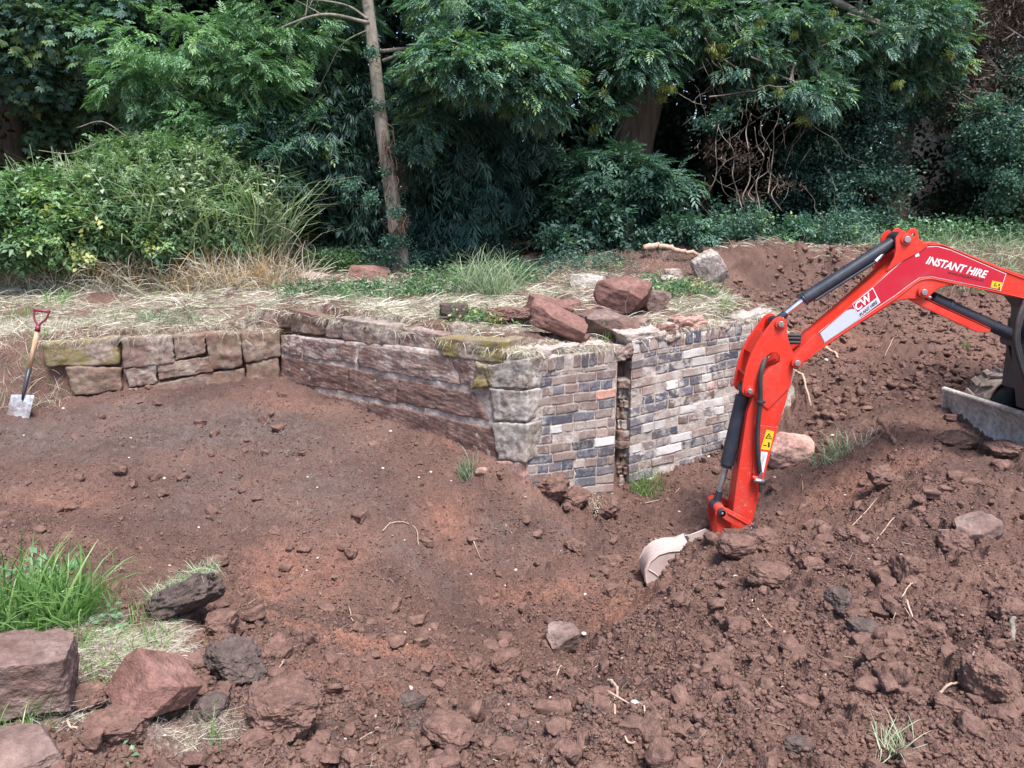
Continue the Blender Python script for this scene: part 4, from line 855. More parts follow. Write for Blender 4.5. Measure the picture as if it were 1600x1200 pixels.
# ---- tracks
def track(off, name='track'):
    """one rubber track: a looped belt with lugs round an idler at the front"""
    c0 = A1 + dirb * off - fw * .40 + Vector((0, 0, -.085)); t = -fw; wd = .24; r = .235; Lt = 1.35; mb = MB(); ring = []
    for k in range(13): an = math.pi / 2 + math.pi * k / 12; ring.append((math.cos(an) * r, math.sin(an) * r))
    for k in range(9): ring.append((Lt * (k + .5) / 9, -r))
    for k in range(13): an = -math.pi / 2 + math.pi * k / 12; ring.append((Lt + math.cos(an) * r, math.sin(an) * r))
    for k in range(9): ring.append((Lt - Lt * (k + .5) / 9, r - .02 * math.sin(math.pi * (k + .5) / 9)))
    n = len(ring); V = []
    for (a, z) in ring:
        for side in (-1, 1):
            for th in (1.0, .87):
                cx = min(max(a, 0), Lt); V.append(c0 + t * (cx + (a - cx) * th) + Vector((0, 0, z * th)) + dirb * (side * wd / 2))
    Fs = []
    for i in range(n):
        j = (i + 1) % n; a, b = i * 4, j * 4; Fs += [(a, a + 2, b + 2, b), (a + 1, b + 1, b + 3, a + 3), (a, b, b + 1, a + 1), (a + 2, a + 3, b + 3, b + 2)]
    mb.add(V, Fs); tr = mb.build(name, M['track'], D)
    lug = MB(); per = 0; m = 40
    tot = 2 * Lt + 2 * math.pi * r
    for k in range(m):
        s = tot * k / m
        if s < math.pi * r: an = math.pi / 2 + s / r; a, z, nx, nz = math.cos(an) * r, math.sin(an) * r, math.cos(an), math.sin(an)
        elif s < math.pi * r + Lt: a, z, nx, nz = s - math.pi * r, -r, 0, -1
        elif s < 2 * math.pi * r + Lt: an = -math.pi / 2 + (s - math.pi * r - Lt) / r; a, z, nx, nz = Lt + math.cos(an) * r, math.sin(an) * r, math.cos(an), math.sin(an)
        else: a, z, nx, nz = Lt - (s - 2 * math.pi * r - Lt), r, 0, 1
        for side in (-1, 1):
            q = c0 + t * (a + nx * .010) + Vector((0, 0, z + nz * .010)) + dirb * (side * wd * .25)
            ax = (t * nx + Vector((0, 0, nz))).normalized(); tn = dirb.cross(ax); R = Matrix((tn, dirb, ax)).transposed() @ Matrix.Rotation(side * .35, 3, 'Z')
            lug.box(q, (.045, wd * .46, .026), R)
    bevel(lug.build('track_lugs', M['track'], tr), .004, 1)
    for a, rr in ((0, .17), (Lt, .18), (.35, .07), (.65, .07), (.95, .07)):
        q = c0 + t * a + Vector((0, 0, -.12 if rr < .1 else 0)); cyl('track_wheel', q - dirb * .09, q + dirb * .09, rr, 'black', tr, 28, .008)
    q = c0 + t * Lt / 2; mb = MB(); mb.box(q, (Lt * .8, .12, .16), Matrix.Rotation(math.atan2(t.y, t.x), 3, 'Z')); bevel(mb.build('track_frame', M['black'], tr), .01)
track(.13); track(L - .13)
RB = Matrix.Rotation(math.atan2(-fw.y, -fw.x), 3, 'Z'); c0 = A1 + dirb * L / 2 - fw * 1.05
for nm, dz, dx, sz, m in (('undercarriage', .02, 0, (1.2, .8, .25), 'black'), ('body', .42, .1, (1.5, 1.15, .42), 'red'), ('engine_cover', .85, .55, (.6, 1.1, .5), 'red'), ('seat', .75, .05, (.45, .45, .18), 'black'), ('seat', 1.0, .25, (.12, .45, .5), 'black'), ('canopy_roof', 2.0, .1, (1.15, 1.05, .07), 'red')):
    mb = MB(); mb.box(c0 - fw * dx + Vector((0, 0, dz)), sz, RB); bevel(mb.build(nm, M[m], D), .03 if m == 'red' else .02)
for sx in (-.45, .6):
    for sy in (-.48, .48):
        q = c0 - fw * sx + dirb * sy; cyl('canopy_post', q + Vector((0, 0, .6)), q + Vector((0, 0, 2.0)), .025, 'black')
mb = MB(); mb.box(c0 + fw * .72 + Vector((0, 0, .30)), (.5, .35, .35), RB); bevel(mb.build('swing_bracket', M['black'], D), .02)
# ---- bucket
bA = Vector(); 
def bucket():
    prof_px = [(1084, 848), (1074, 846), (1062, 851), (1040, 853), (1024, 858), (1011, 869), (1004, 884), (1004, 900), (1012, 918), (1030, 934), (1060, 940), (1090, 930), (1120, 905), (1140, 880), (1135, 850), (1110, 838)]
    prof_px = [(a + 4, c + 8) for a, c in prof_px]; yn, yf = 4.98, 5.20; b = PP(prof_px, yn); bm = MB(); n = len(b)
    for y in (yn, yf):
        bm = MB(); V = [Vector((p.x, y, p.z)) for p in b] + [Vector((p.x, y + .012 * (1 if y == yn else -1), p.z)) for p in b]
        bm.add(V, [tuple(range(n)), tuple(range(n, 2 * n))[::-1]] + [(k, (k + 1) % n, n + (k + 1) % n, n + k) for k in range(n)])
        o = bm.build('bucket_side', M['bucket'], D, smooth=False); bevel(o, .003, 1)
    sh = MB(); V = []; ctr = sum((Vector(p) for p in b), Vector()) / n; idx = range(1, 12)
    for k in idx:
        p = b[k]; q = p + (Vector((ctr.x, p.y, ctr.z)) - p).normalized() * .014
        for y in np.linspace(yn - .004, yf + .004, 7): V.append(Vector((p.x, y, p.z)))
        for y in np.linspace(yn - .004, yf + .004, 7): V.append(Vector((q.x, y, q.z)))
    Fs = []
    for i in range(len(idx) - 1):
        for j in range(6):
            a = i * 14 + j; Fs.append((a, a + 1, a + 15, a + 14)); a += 7; Fs.append((a, a + 14, a + 15, a + 1))
        for j in (0, 6): a = i * 14 + j; Fs.append((a, a + 14, a + 21, a + 7))
    sh.add(V, Fs); o = sh.build('bucket_shell', M['bucket'], D)
    q = P(1081, 859, yn); cyl('pin_boss', (q.x, yn - .02, q.z), (q.x, yn + .03, q.z), .024, 'steel')
    cyl('pin_boss', (q.x, yf - .03, q.z), (q.x, yf + .02, q.z), .024, 'steel')
    w_ = MB().tube(smooth_path([P(1014, 890, yn - .003), P(1026, 898, yn - .003), P(1040, 911, yn - .003)], 4), .004, 6).build('weld_rib', M['bucket'], D)
bucket()
# ================================================================ rocks, clods, stones
def rock(name, label, cat, px, py, wpx, hpx, mat, seed, Y=None, depth=None, sink=.25, rot=0, tilt=(0, 0), facets=9, rough=.03, group=None, lvl=5, at=None, dims=None, boxy=.5, rnd=.25):
    """boulder: faceted lump wpx by hpx (in photograph pixels) with its foot at (px, py)"""
    r = np.random.default_rng(seed)
    g = at if at is not None else GG(px, py)
    dist = math.hypot(g.y, 0) ; mpp = dist / F
    w_, h_ = (wpx * mpp, hpx * mpp) if dims is None else (dims[0], dims[2]); d_ = depth or (w_ * .8 if dims is None else dims[1])
    n = {4: 14, 5: 34, 6: 72}[lvl]
    V, Fq = cg(int(n)); S = V / np.linalg.norm(V, axis=1)[:, None]; V = S * (1 - boxy) + rounded(V, rnd) * boxy
    for k in range(facets):
        nv = r.normal(size=3); nv /= np.linalg.norm(nv); dd = V @ nv; lim = r.uniform(.6, .92) * dd.max()
        V = V - np.outer(np.maximum(0, dd - lim), nv)
    V = V / np.abs(V).max(axis=0)
    U = V / np.linalg.norm(V, axis=1)[:, None]; V = V + U * (fbm3(V * 1.7 + seed, 5, .6) * (rough * 4 + .03) + (.3 - np.abs(perlin(V * 3.3 + seed))) * rough * 2.0 + (.3 - np.abs(perlin(V * 7.3 + seed))) * (rough * 1.4 + .012) + (.3 - np.abs(perlin(V * 15.1 + seed))) * (rough * .8 + .008))[:, None]
    V = V * np.array([w_, d_, h_]) / 2
    Rm = np.array((Matrix.Rotation(rot, 3, 'Z') @ Matrix.Rotation(tilt[0], 3, 'X') @ Matrix.Rotation(tilt[1], 3, 'Y')))
    V = V @ Rm.T
    V[:, 2] += -V[:, 2].min() - sink * h_
    o = mk(name, V + np.array(g) + np.array([0, d_ * .3, 0]), Fq, M[mat], origin=(g.x, g.y + d_ * .3, g.z))
    return tag(o, label, cat, group)
rock('boulder', 'large flat topped brown sandstone boulder at the left edge below the tall green grass', 'boulder', 24, 1150, 165, 150, 'rock_brown', 1, sink=.12, rot=.3, tilt=(.1, .06), rough=.018, lvl=6, boxy=.95, rnd=.15)
rock('boulder', 'brown rock cut off by the bottom left corner of the photograph', 'boulder', 20, 1250, 150, 66, 'rock_brown', 2, sink=.3, rot=.1, tilt=(.1, .1), rough=.02, lvl=5, boxy=.7)
rock('boulder', 'angular red stone tilted on soil beside the pale dry grass, lower left', 'boulder', 236, 1150, 112, 100, 'rock_red', 33, sink=.12, rot=-.5, tilt=(-.45, .45), facets=8, rough=.007, lvl=6, boxy=1, rnd=.05)
rock('boulder', 'smooth grey brown stone half buried in the pit floor', 'stone', 876, 1032, 66, 42, 'rock_brown', 4, sink=.28, rot=.2, tilt=(0, .15), rough=.012, lvl=5, boxy=.5)
rock('boulder', 'angular brown stone at the right edge above the loose clods', 'stone', 1530, 862, 72, 60, 'rock_brown', 5, sink=.2, rot=.4, tilt=(.1, -.3), rough=.015, boxy=.9)
rock('boulder', 'pale pink rounded boulder behind the digger arm', 'boulder', 1236, 728, 80, 58, 'rock_pink', 6, sink=.2, rot=.3, rough=.02, boxy=.6)
rock('boulder', 'big pale grey boulder leaning on the bank behind the brick wall', 'boulder', 1110, 452, 46, 66, 'rock_grey', 7, sink=.15, rot=.2, tilt=(.2, -.55), rough=.02, boxy=.6, at=GG(1112, 446))
rock('boulder', 'small dark brown block lying on the grass left of the red slabs', 'stone', 708, 504, 42, 28, 'clod_dark', 8, sink=.1, rot=.2, rough=.008, boxy=1, rnd=.05)
rock('rock_slab', 'long red sandstone slab tilted down towards the brick wall top', 'stone', 872, 536, 95, 34, 'rock_red', 29, sink=.15, rot=-.25, tilt=(.25, .38), rough=.008, boxy=1, rnd=.05, facets=9, depth=.24)
rock('rock_slab', 'red sandstone piece behind the long tilted slab', 'stone', 858, 508, 62, 32, 'rock_red', 10, sink=.15, rot=.25, tilt=(.2, .25), rough=.008, boxy=1, rnd=.05)
rock('rock_slab', 'large dark red block propped up over the others behind the brick wall', 'stone', 975, 500, 82, 44, 'rock_red', 11, sink=-.1, rot=-.35, tilt=(.3, .30), rough=.008, boxy=1, rnd=.05, facets=9)
rock('rock_slab', 'brown wedge of stone right of the propped up block', 'stone', 1022, 489, 46, 34, 'rock_brown', 12, sink=.0, rot=.5, tilt=(.1, .15), rough=.008, boxy=1, rnd=.05)
rock('rock_slab', 'lichen spotted brown block under the propped up block', 'stone', 955, 530, 92, 38, 'rock_brown', 13, sink=.2, rot=.1, tilt=(.1, .08), rough=.008, boxy=1, rnd=.05)
rock('rock_slab', 'pale brown stone lying left of the propped up block', 'stone', 938, 496, 48, 22, 'rock_pink', 14, sink=.3, rot=.1, rough=.008)
rock('boulder', 'flat grey stone at the edge of the shade under the trees', 'stone', 920, 452, 58, 26, 'rock_grey', 15, sink=.3, rot=.1, tilt=(.2, 0), rough=.008)
rock('boulder', 'flat whitish stone left of the pale rubble', 'stone', 1012, 450, 30, 14, 'rock_pale', 16, sink=.2, boxy=1, rnd=.05)
rock('boulder', 'pale rubble stone, upper of the pair beside the grey boulder', 'stone', 1052, 440, 26, 24, 'rock_pale', 17, sink=.2, rot=.4, boxy=1, rnd=.05)
rock('boulder', 'pale rubble stone, lower of the pair beside the grey boulder', 'stone', 1046, 449, 30, 18, 'rock_pale', 18, sink=.2, rot=.2, boxy=1, rnd=.05)
rock('boulder', 'small tan stone next to the foot of the grey boulder', 'stone', 1076, 450, 15, 11, 'rock_pink', 19, sink=.2, boxy=1, rnd=.05, lvl=4)
for i, (px, py, w_, h_, m, lb) in enumerate([(905, 548, 34, 16, 'rock_red', 'small red chip of stone in front of the long tilted slab'), (1000, 520, 30, 20, 'rock_brown', 'brown chip of stone between the lichen spotted block and the wedge'), (925, 520, 40, 22, 'rock_red', 'dark red piece lying left of the lichen spotted block'),
    (990, 462, 34, 14, 'rock_brown', 'small flat stone behind the propped up block'), (890, 485, 30, 14, 'rock_red', 'red stone in the weeds behind the red sandstone piece'), (1060, 470, 20, 12, 'rock_brown', 'little brown stone below the pale rubble'), (815, 500, 28, 14, 'rock_red', 'red stone half in the mound of loose soil'), (575, 440, 60, 20, 'rock_red', 'reddish earth covered stone near the foot of the slim trunk'), (490, 447, 44, 16, 'rock_pale', 'pale flat stone at the edge of the weeds')]):
    rock('boulder', lb, 'stone', px, py, w_, h_, m, 140 + i, sink=.25, rot=i * .9, tilt=(.15, .2 * math.sin(i * 3)), rough=.01, boxy=1, rnd=.08)
rock('soil_clod', 'mound of loose dark red soil on the grass left of the red slabs', 'soil', 790, 512, 90, 34, 'clod', 20, sink=.3, rough=.07, boxy=.2, lvl=6)
rock('boulder', 'pale stone stuck in the bank beside the small hanging grass tuft', 'stone', 752, 750, 20, 14, 'rock_pink', 21, sink=.2, lvl=4)
# big clods
for i, (px, py, w_, h_, m, lb) in enumerate([
    (360, 1088, 112, 84, 'clod_dark', 'largest dark lumpy clod right of the angular red stone'), (345, 1010, 60, 44, 'clod', 'red brown clod below the overturned turf'), (430, 1040, 60, 40, 'clod', 'round clod right of the dark lumpy one'),
    (440, 1185, 150, 90, 'clod', 'wide low clod at the bottom edge left of the middle'), (130, 1130, 70, 50, 'clod', 'small clod between the flat boulder and the red stone'), (170, 1180, 110, 60, 'clod', 'crumbly heap below the angular red stone'), (330, 1150, 60, 44, 'clod_dark', 'dark clod just below the largest lumpy one'),
    (1560, 1118, 110, 100, 'clod', 'big red clod at the right edge near the bottom'), (1490, 1135, 60, 36, 'clod', 'clod left of the big one at the right edge'), (1158, 884, 70, 46, 'clod', 'clod on the crest in front of the arm foot'),
    (1195, 868, 60, 40, 'clod', 'clod on the crest right of the arm foot'), (1310, 985, 52, 42, 'clod_dark', 'greyish block shaped clod on the spoil heap'), (1425, 930, 70, 54, 'clod', 'rounded clod in the middle of the right spoil heap'), (1350, 1012, 56, 34, 'clod_dark', 'dark torn clod below the greyish block'),
    (1580, 990, 60, 46, 'clod', 'clod above the big one at the right edge'), (790, 1065, 60, 50, 'clod', 'clod left of the smooth stone in the pit floor'), (745, 1070, 46, 40, 'clod', 'reddish clod at the foot of the left slope'), (700, 1190, 90, 50, 'clod', 'reddish clod at the bottom edge near the middle'),
    (860, 790, 60, 38, 'clod', 'red clod against the foot of the brick wall'), (900, 800, 46, 34, 'clod', 'clod right of the one at the foot of the brick wall'), (950, 822, 50, 36, 'clod', 'clod below the slot in the brick wall'), (900, 870, 40, 22, 'clod', 'flat clod on the pit floor'),
    (955, 895, 44, 30, 'clod', 'clod on the pit floor left of the bucket'), (1270, 900, 44, 30, 'clod', 'clod on the heap above the greyish block'), (1500, 870, 70, 50, 'clod', 'clod left of the angular brown stone'), (1120, 1080, 70, 36, 'clod', 'low clod near the bottom right of the middle'),
    (1210, 930, 74, 44, 'clod', 'clod on the heap below the arm'), (1380, 775, 52, 32, 'clod', 'clod on the smooth bank right of the arm'), (640, 1120, 52, 36, 'clod_dark', 'dark clod left of the bottom middle'), (1572, 722, 60, 24, 'clod', 'clod pushed up below the blade'), (1500, 702, 60, 28, 'clod', 'clod left of the blade cutting edge'),
    (1330, 860, 46, 26, 'clod', 'clod below the smooth bank'), (1250, 1190, 52, 34, 'clod_dark', 'dark clod at the bottom edge right of the middle')]):
    rock('soil_clod', lb, 'soil clod', px, py, w_, h_, m, 40 + i, sink=.28, rot=i * .7, rough=.055, boxy=.25, facets=7, lvl=6 if w_ > 90 else 5)
# ---- pale pebbles and shell bits scattered in the soil, each its own object, sharing a few meshes
protos = []
for k in range(5):
    r = np.random.default_rng(500 + k); V, Fq = cg(5); S = V / np.linalg.norm(V, axis=1)[:, None]
    S = S * (1 + .18 * fbm3(S * 1.5 + k * 9, 3))[:, None] * np.array([1, .8, .62]); me = None
    o = mk('pebble', S * .5, Fq, M['pebble'] if k < 4 else M['rock_pink'], origin=(0, 0, 0)); protos.append(o.data); bpy.data.objects.remove(o)
rp = np.random.default_rng(77)
spots = [(840, 1152, 15), (990, 1140, 14), (912, 1010, 8), (641, 1078, 9), (1222, 1008, 10), (1234, 897, 8), (1222, 1080, 7), (1264, 1125, 6), (1374, 922, 6), (1524, 1027, 7), (1290, 572, 6), (520, 962, 9), (312, 842, 4), (257, 750, 5), (40, 598, 8), (44, 655, 7), (100, 645, 5), (860, 1118, 6), (913, 1130, 8),
         (795, 1113, 6), (1175, 952, 10), (1148, 915, 7), (540, 1170, 7), (505, 1068, 6), (590, 1165, 8), (1015, 1050, 7), (972, 1041, 6), (1437, 1120, 8), (1413, 978, 6), (388, 955, 7), (500, 935, 4), (480, 905, 4), (850, 1090, 6), (1360, 1060, 8), (1500, 985, 7), (1300, 690, 6)]
for k in range(90):
    spots.append((rp.uniform(20, 1590), rp.choice([rp.uniform(680, 900), rp.uniform(880, 1190)]), rp.uniform(2.5, 5.5)))
for i, (px, py, s) in enumerate(spots):
    g = GG(px, py); 
    if terr_mask(np.array([g.x]), np.array([g.y]))[0] > .3: continue
    o = bpy.data.objects.new('pebble', protos[i % 5]); COL.objects.link(o); sc = s * g.y / F * 1.15; o.scale = (sc, sc, sc); o.location = g + Vector((0, 0, sc * .18)); o.rotation_euler = (rp.uniform(-.4, .4), rp.uniform(-.4, .4), rp.uniform(0, 6))
    tag(o, 'small pale pebble lying in the loose red brown soil', 'pebble', 'pebbles scattered over the soil')
# ---- fine crumbs of soil: uncountable
def chip(k, seed):
    r = np.random.default_rng(seed); V, Fq = cg(k); V = rounded(V, .45)
    for q in range(9):
        nv = r.normal(size=3); nv /= np.linalg.norm(nv); dd = V @ nv; V = V - np.outer(np.maximum(0, dd - r.uniform(.5, .85) * dd.max()), nv)
    V = V / np.abs(V).max(0); V = V * (1 + .22 * fbm3(V * 1.6 + seed, 4, .65))[:, None] + r.normal(size=V.shape) * .25 / k ** 1.4
    return V * np.array([1, r.uniform(.6, .95), r.uniform(.5, .8)]) * .5, Fq
def scatter_lumps(name, label, n, region, smin, smax, mat, seed, k=2, ex=2.2, smooth=False):
    r = np.random.default_rng(seed); x, y = region(r, n); z = HD(x, y); Vs, Fs, off = [], [], 0; m = len(x); s = smin * (smax / smin) ** (r.random(m) ** ex); pick = r.integers(0, 10, m)
    for q in range(10):
        V0, F0 = chip(k, 60 + q + k * 20); w_ = np.where(pick == q)[0]; an = r.random(len(w_)) * 6.28; tl = r.normal(size=len(w_)) * .6; ca, sa, ct, st = np.cos(an), np.sin(an), np.cos(tl), np.sin(tl)
        T = V0[None] * s[w_][:, None, None]; Y1 = T[:, :, 1] * ct[:, None] - T[:, :, 2] * st[:, None]; Z1 = T[:, :, 1] * st[:, None] + T[:, :, 2] * ct[:, None]
        X = T[:, :, 0] * ca[:, None] - Y1 * sa[:, None]; Yv = T[:, :, 0] * sa[:, None] + Y1 * ca[:, None]
        Vs.append(np.stack([X + x[w_][:, None], Yv + y[w_][:, None], Z1 + (z[w_] + s[w_] * .12)[:, None]], 2).reshape(-1, 3)); Fs.append((F0[None] + (np.arange(len(w_)) * len(V0))[:, None, None]).reshape(-1, 4) + off); off += len(w_) * len(V0)
    o = mk(name, np.concatenate(Vs), np.concatenate(Fs), M[mat], origin=(0, 0, 0), smooth=smooth); return tag(o, label, 'soil', kind='stuff')
def reg_dig(r, n):
    a = np.radians(r.uniform(-37, 37, n)); d = 1.9 * (8.2 / 1.9) ** r.random(n); x, y = np.sin(a) * d, np.cos(a) * d
    cl = .5 + 1.1 * fbm2(x * 1.8, y * 1.8, 3); rg = (0.42 + .8 * blob(x, y, B_rough)) * np.clip(cl, .2, 1); ok = (terr_mask(x, y) < .15) & (r.random(n) < rg) & (masks(x, y)[0] < .35); return x[ok], y[ok]
scatter_lumps('soil_crumbs', 'loose crumbs of red brown soil spread over the dug ground', 230000, reg_dig, .006, .026, 'clod', 5, 2, 1.4)
scatter_lumps('soil_crumbs', 'fist sized lumps of red brown soil lying on the dug ground', 7000, reg_dig, .024, .12, 'clod', 6, 9, 3.0, True)
def reg_bank(r, n):
    x = r.uniform(1.5, 6, n); y = r.uniform(6.5, 10.6, n); ok = (terr_mask(x, y) < .3) & (fbm2(x * 1.5, y * 1.5, 3) > -.25); return x[ok], y[ok]
scatter_lumps('soil_crumbs', 'loose crumbs of soil spread below the bank behind the digger arm', 9000, reg_bank, .015, .09, 'clod', 7, 4, 1.6, True)
# ---- roots, sticks, log
def stick(name, label, cat, pts, rad, mat='root', lift=.01, group=None, forks=()):
    pp = [];
    for q in pts:
        if isinstance(q, Vector): pp.append(q); continue
        g = GG(q[0], q[1]); g.z += lift + (q[2] if len(q) > 2 else 0); pp.append(g)
    path = smooth_path(pp, 5); r = np.random.default_rng(int(pts[0][0]))
    path = [p + Vector(r.normal(size=3) * rad * .35) for p in path]; n = len(path)
    mb = MB().tube(path, [rad * (1 - .45 * i / n) for i in range(n)], 8)
    for f in forks:
        fp_ = [];
        for q in f: g = GG(q[0], q[1]); g.z += lift + (q[2] if len(q) > 2 else 0); fp_.append(g)
        fp_ = smooth_path(fp_, 4); mb.tube(fp_, [rad * .6 * (1 - .6 * i / len(fp_)) for i in range(len(fp_))], 6)
    o = mb.build(name, M[mat], origin=pp[0]); return tag(o, label, cat, group)
stick('log', 'thick pale branch lying on top of the soil bank under the trees', 'branch', [P(1008, 389, 10.0), P(1022, 384, 10.0), P(1042, 386, 10.05), P(1064, 392, 10.05), P(1092, 397, 10.1)], .042)
stick('stick', 'short broken stick poking out of the bank right of the arm', 'stick', [(1372, 684, .09), (1385, 694, .05), (1398, 702, 0)], .022, 'bark_brown')
stick('root', 'thin pale root hanging behind the digger arm', 'root', [(1240, 610, .12), (1252, 628, .10), (1266, 655, .03)], .013)
stick('root', 'short thick pale root lying above the bent arm joint', 'root', [(1288, 552, .02), (1298, 558, .04), (1310, 570, .02)], .018)
stick('root', 'looping pale root near the bottom edge right of the middle', 'root', [(958, 1120, .01), (962, 1150, .0), (970, 1180, .01), (985, 1187, .01), (1002, 1170, .01), (1006, 1152, .01), (992, 1135, .01)], .0045)
stick('root', 'pale broken root standing above the looping root', 'root', [(950, 1092, .03), (962, 1104, .02), (963, 1126, .0)], .008, forks=[[(948, 1124), (985, 1128)]])
stick('root', 'crooked thin root on the crest above the looping root', 'root', [(853, 1080), (866, 1094), (876, 1088), (890, 1092), (912, 1086)], .0035)
stick('root', 'forked thin root on the right spoil heap', 'root', [(1424, 932), (1418, 950), (1404, 968), (1402, 976)], .004, forks=[[(1402, 976), (1392, 990)], [(1402, 976), (1424, 992)]])
stick('root', 'short pinkish root below the forked one', 'root', [(1396, 968), (1412, 980), (1426, 992)], .006)
stick('root', 'thin curved root on the left slope above the smooth patch', 'root', [(598, 838), (610, 828), (630, 828), (650, 840), (654, 862)], .004)
stick('root', 'pale thin root beside the red stone in the lower left', 'root', [(452, 1046), (444, 1062), (434, 1090)], .0045)
stick('root', 'pale roots below the red stone at the bottom left', 'root', [(108, 1142), (112, 1164), (136, 1170), (150, 1180)], .0045, forks=[[(136, 1170), (150, 1160)], [(140, 1172), (146, 1190)]])
stick('stem', 'pale green forked plant stem lying on the soil at the lower right', 'stem', [(1465, 1106, .01), (1482, 1102, .02), (1504, 1088, .03), (1518, 1040, .05)], .005, 'grass_stem' if 'grass_stem' in M else 'root', forks=[[(1504, 1088, .03), (1530, 1082, .02), (1548, 1072, .02)], [(1500, 1092, .02), (1538, 1108, .01)]])
stick('stick', 'dark stake standing in the soil near the right edge', 'stick', [(1580, 1022, .0), (1580, 990, .02), (1584, 975, .05)], .012, 'bark_pale')
for i, q in enumerate([[(450, 1145), (470, 1185)], [(330, 880), (345, 905)], [(545, 960), (552, 985)], [(1130, 960), (1150, 1000)], [(1000, 800), (1040, 790)], [(1055, 778), (1062, 772)], [(1100, 900), (1112, 940)], [(560, 1180), (585, 1170)], [(475, 1150), (492, 1192)], [(1180, 990), (1205, 1000)], [(1252, 745), (1254, 775)], [(350, 930), (300, 935)], [(790, 830), (800, 850)], [(1330, 840), (1372, 790)], [(1300, 520), (1330, 500)], [(1395, 540), (1380, 575)], [(1440, 520), (1470, 530)], [(1210, 625), (1216, 590)], [(1395, 830), (1360, 870)], [(740, 860), (752, 880)]]):
    stick('root', 'thin pale root fragment lying loose on the soil', 'root', q, .0035, group='loose root fragments on the soil')
# ================================================================ spade
def spade():
    g = GG(28, 655); S = thing('spade', 'border spade with steel blade, wooden shaft and maroon D handle stuck upright in the soil', 'spade', g)
    b0 = P(28, 655, g.y); Y = g.y; sc = Y / F
    def q(px, py, dy=0): p = P(px, py, Y); p.y += dy; return p
    lean = .0010
    def b(py): return lean * (655 - py)
    # blade: curved plate
    V = []; nx, nz = 9, 9
    for side in (0, 1):
        for i in range(nz):
            t = i / (nz - 1); l = Vector((15.2 * (1 - t) + 9.5 * t, 617.5 * (1 - t) + 662 * t)); r_ = Vector((51.2 * (1 - t) + 46 * t, 618.8 * (1 - t) + 662 * t))
            for j in range(nx):
                s = j / (nx - 1); p = l * (1 - s) + r_ * s; cv = (abs(s - .5) * 2) ** 2
                V.append(q(p.x, p.y + (2.5 * (t > .9)) * (1 - cv), b(p.y) - .018 * cv + (.003 if side else 0)))
    Fs = []; m = nx * nz
    for i in range(nz - 1):
        for j in range(nx - 1):
            a = i * nx + j; Fs += [(a, a + 1, a + nx + 1, a + nx), (m + a, m + a + nx, m + a + nx + 1, m + a + 1)]
    for j in range(nx - 1): Fs += [(j, m + j, m + j + 1, j + 1), ((nz - 1) * nx + j, (nz - 1) * nx + j + 1, m + (nz - 1) * nx + j + 1, m + (nz - 1) * nx + j)]
    for i in range(nz - 1): Fs += [(i * nx, (i + 1) * nx, m + (i + 1) * nx, m + i * nx), (i * nx + nx - 1, m + i * nx + nx - 1, m + (i + 1) * nx + nx - 1, (i + 1) * nx + nx - 1)]
    MB().add(V, Fs).build('blade', M['spade'], S)
    MB().tube([q(32.5, 626, b(626) - .006), q(33.5, 615, b(615) - .008), q(38.5, 578, b(578) - .008)], [.008, .015, .019], 14).build('socket', M['black'], S)
    MB().tube([q(38.3, 579, b(578) - .008), q(41.5, 548, b(548) - .008), q(44.3, 519, b(519) - .008)], [.0175, .0185, .0165], 14).build('shaft', M['handle_wood'], S)
    h = MB(); h.tube([q(44.2, 521, b(520) - .008), q(45, 512, b(512) - .008)], [.021, .019], 14)
    for pts in ([(44.5, 514), (42, 509), (37, 500), (35.8, 489)], [(45, 514), (48, 509), (56, 502), (60, 491)]):
        h.tube(smooth_path([q(a, c, b(c) - .008) for a, c in pts], 5), .0085, 10)
    h.tube([q(34.5, 488, b(488) - .008), q(61, 490.5, b(490) - .008)], .012, 12)
    h.build('handle', M['maroon'], S)
spade()
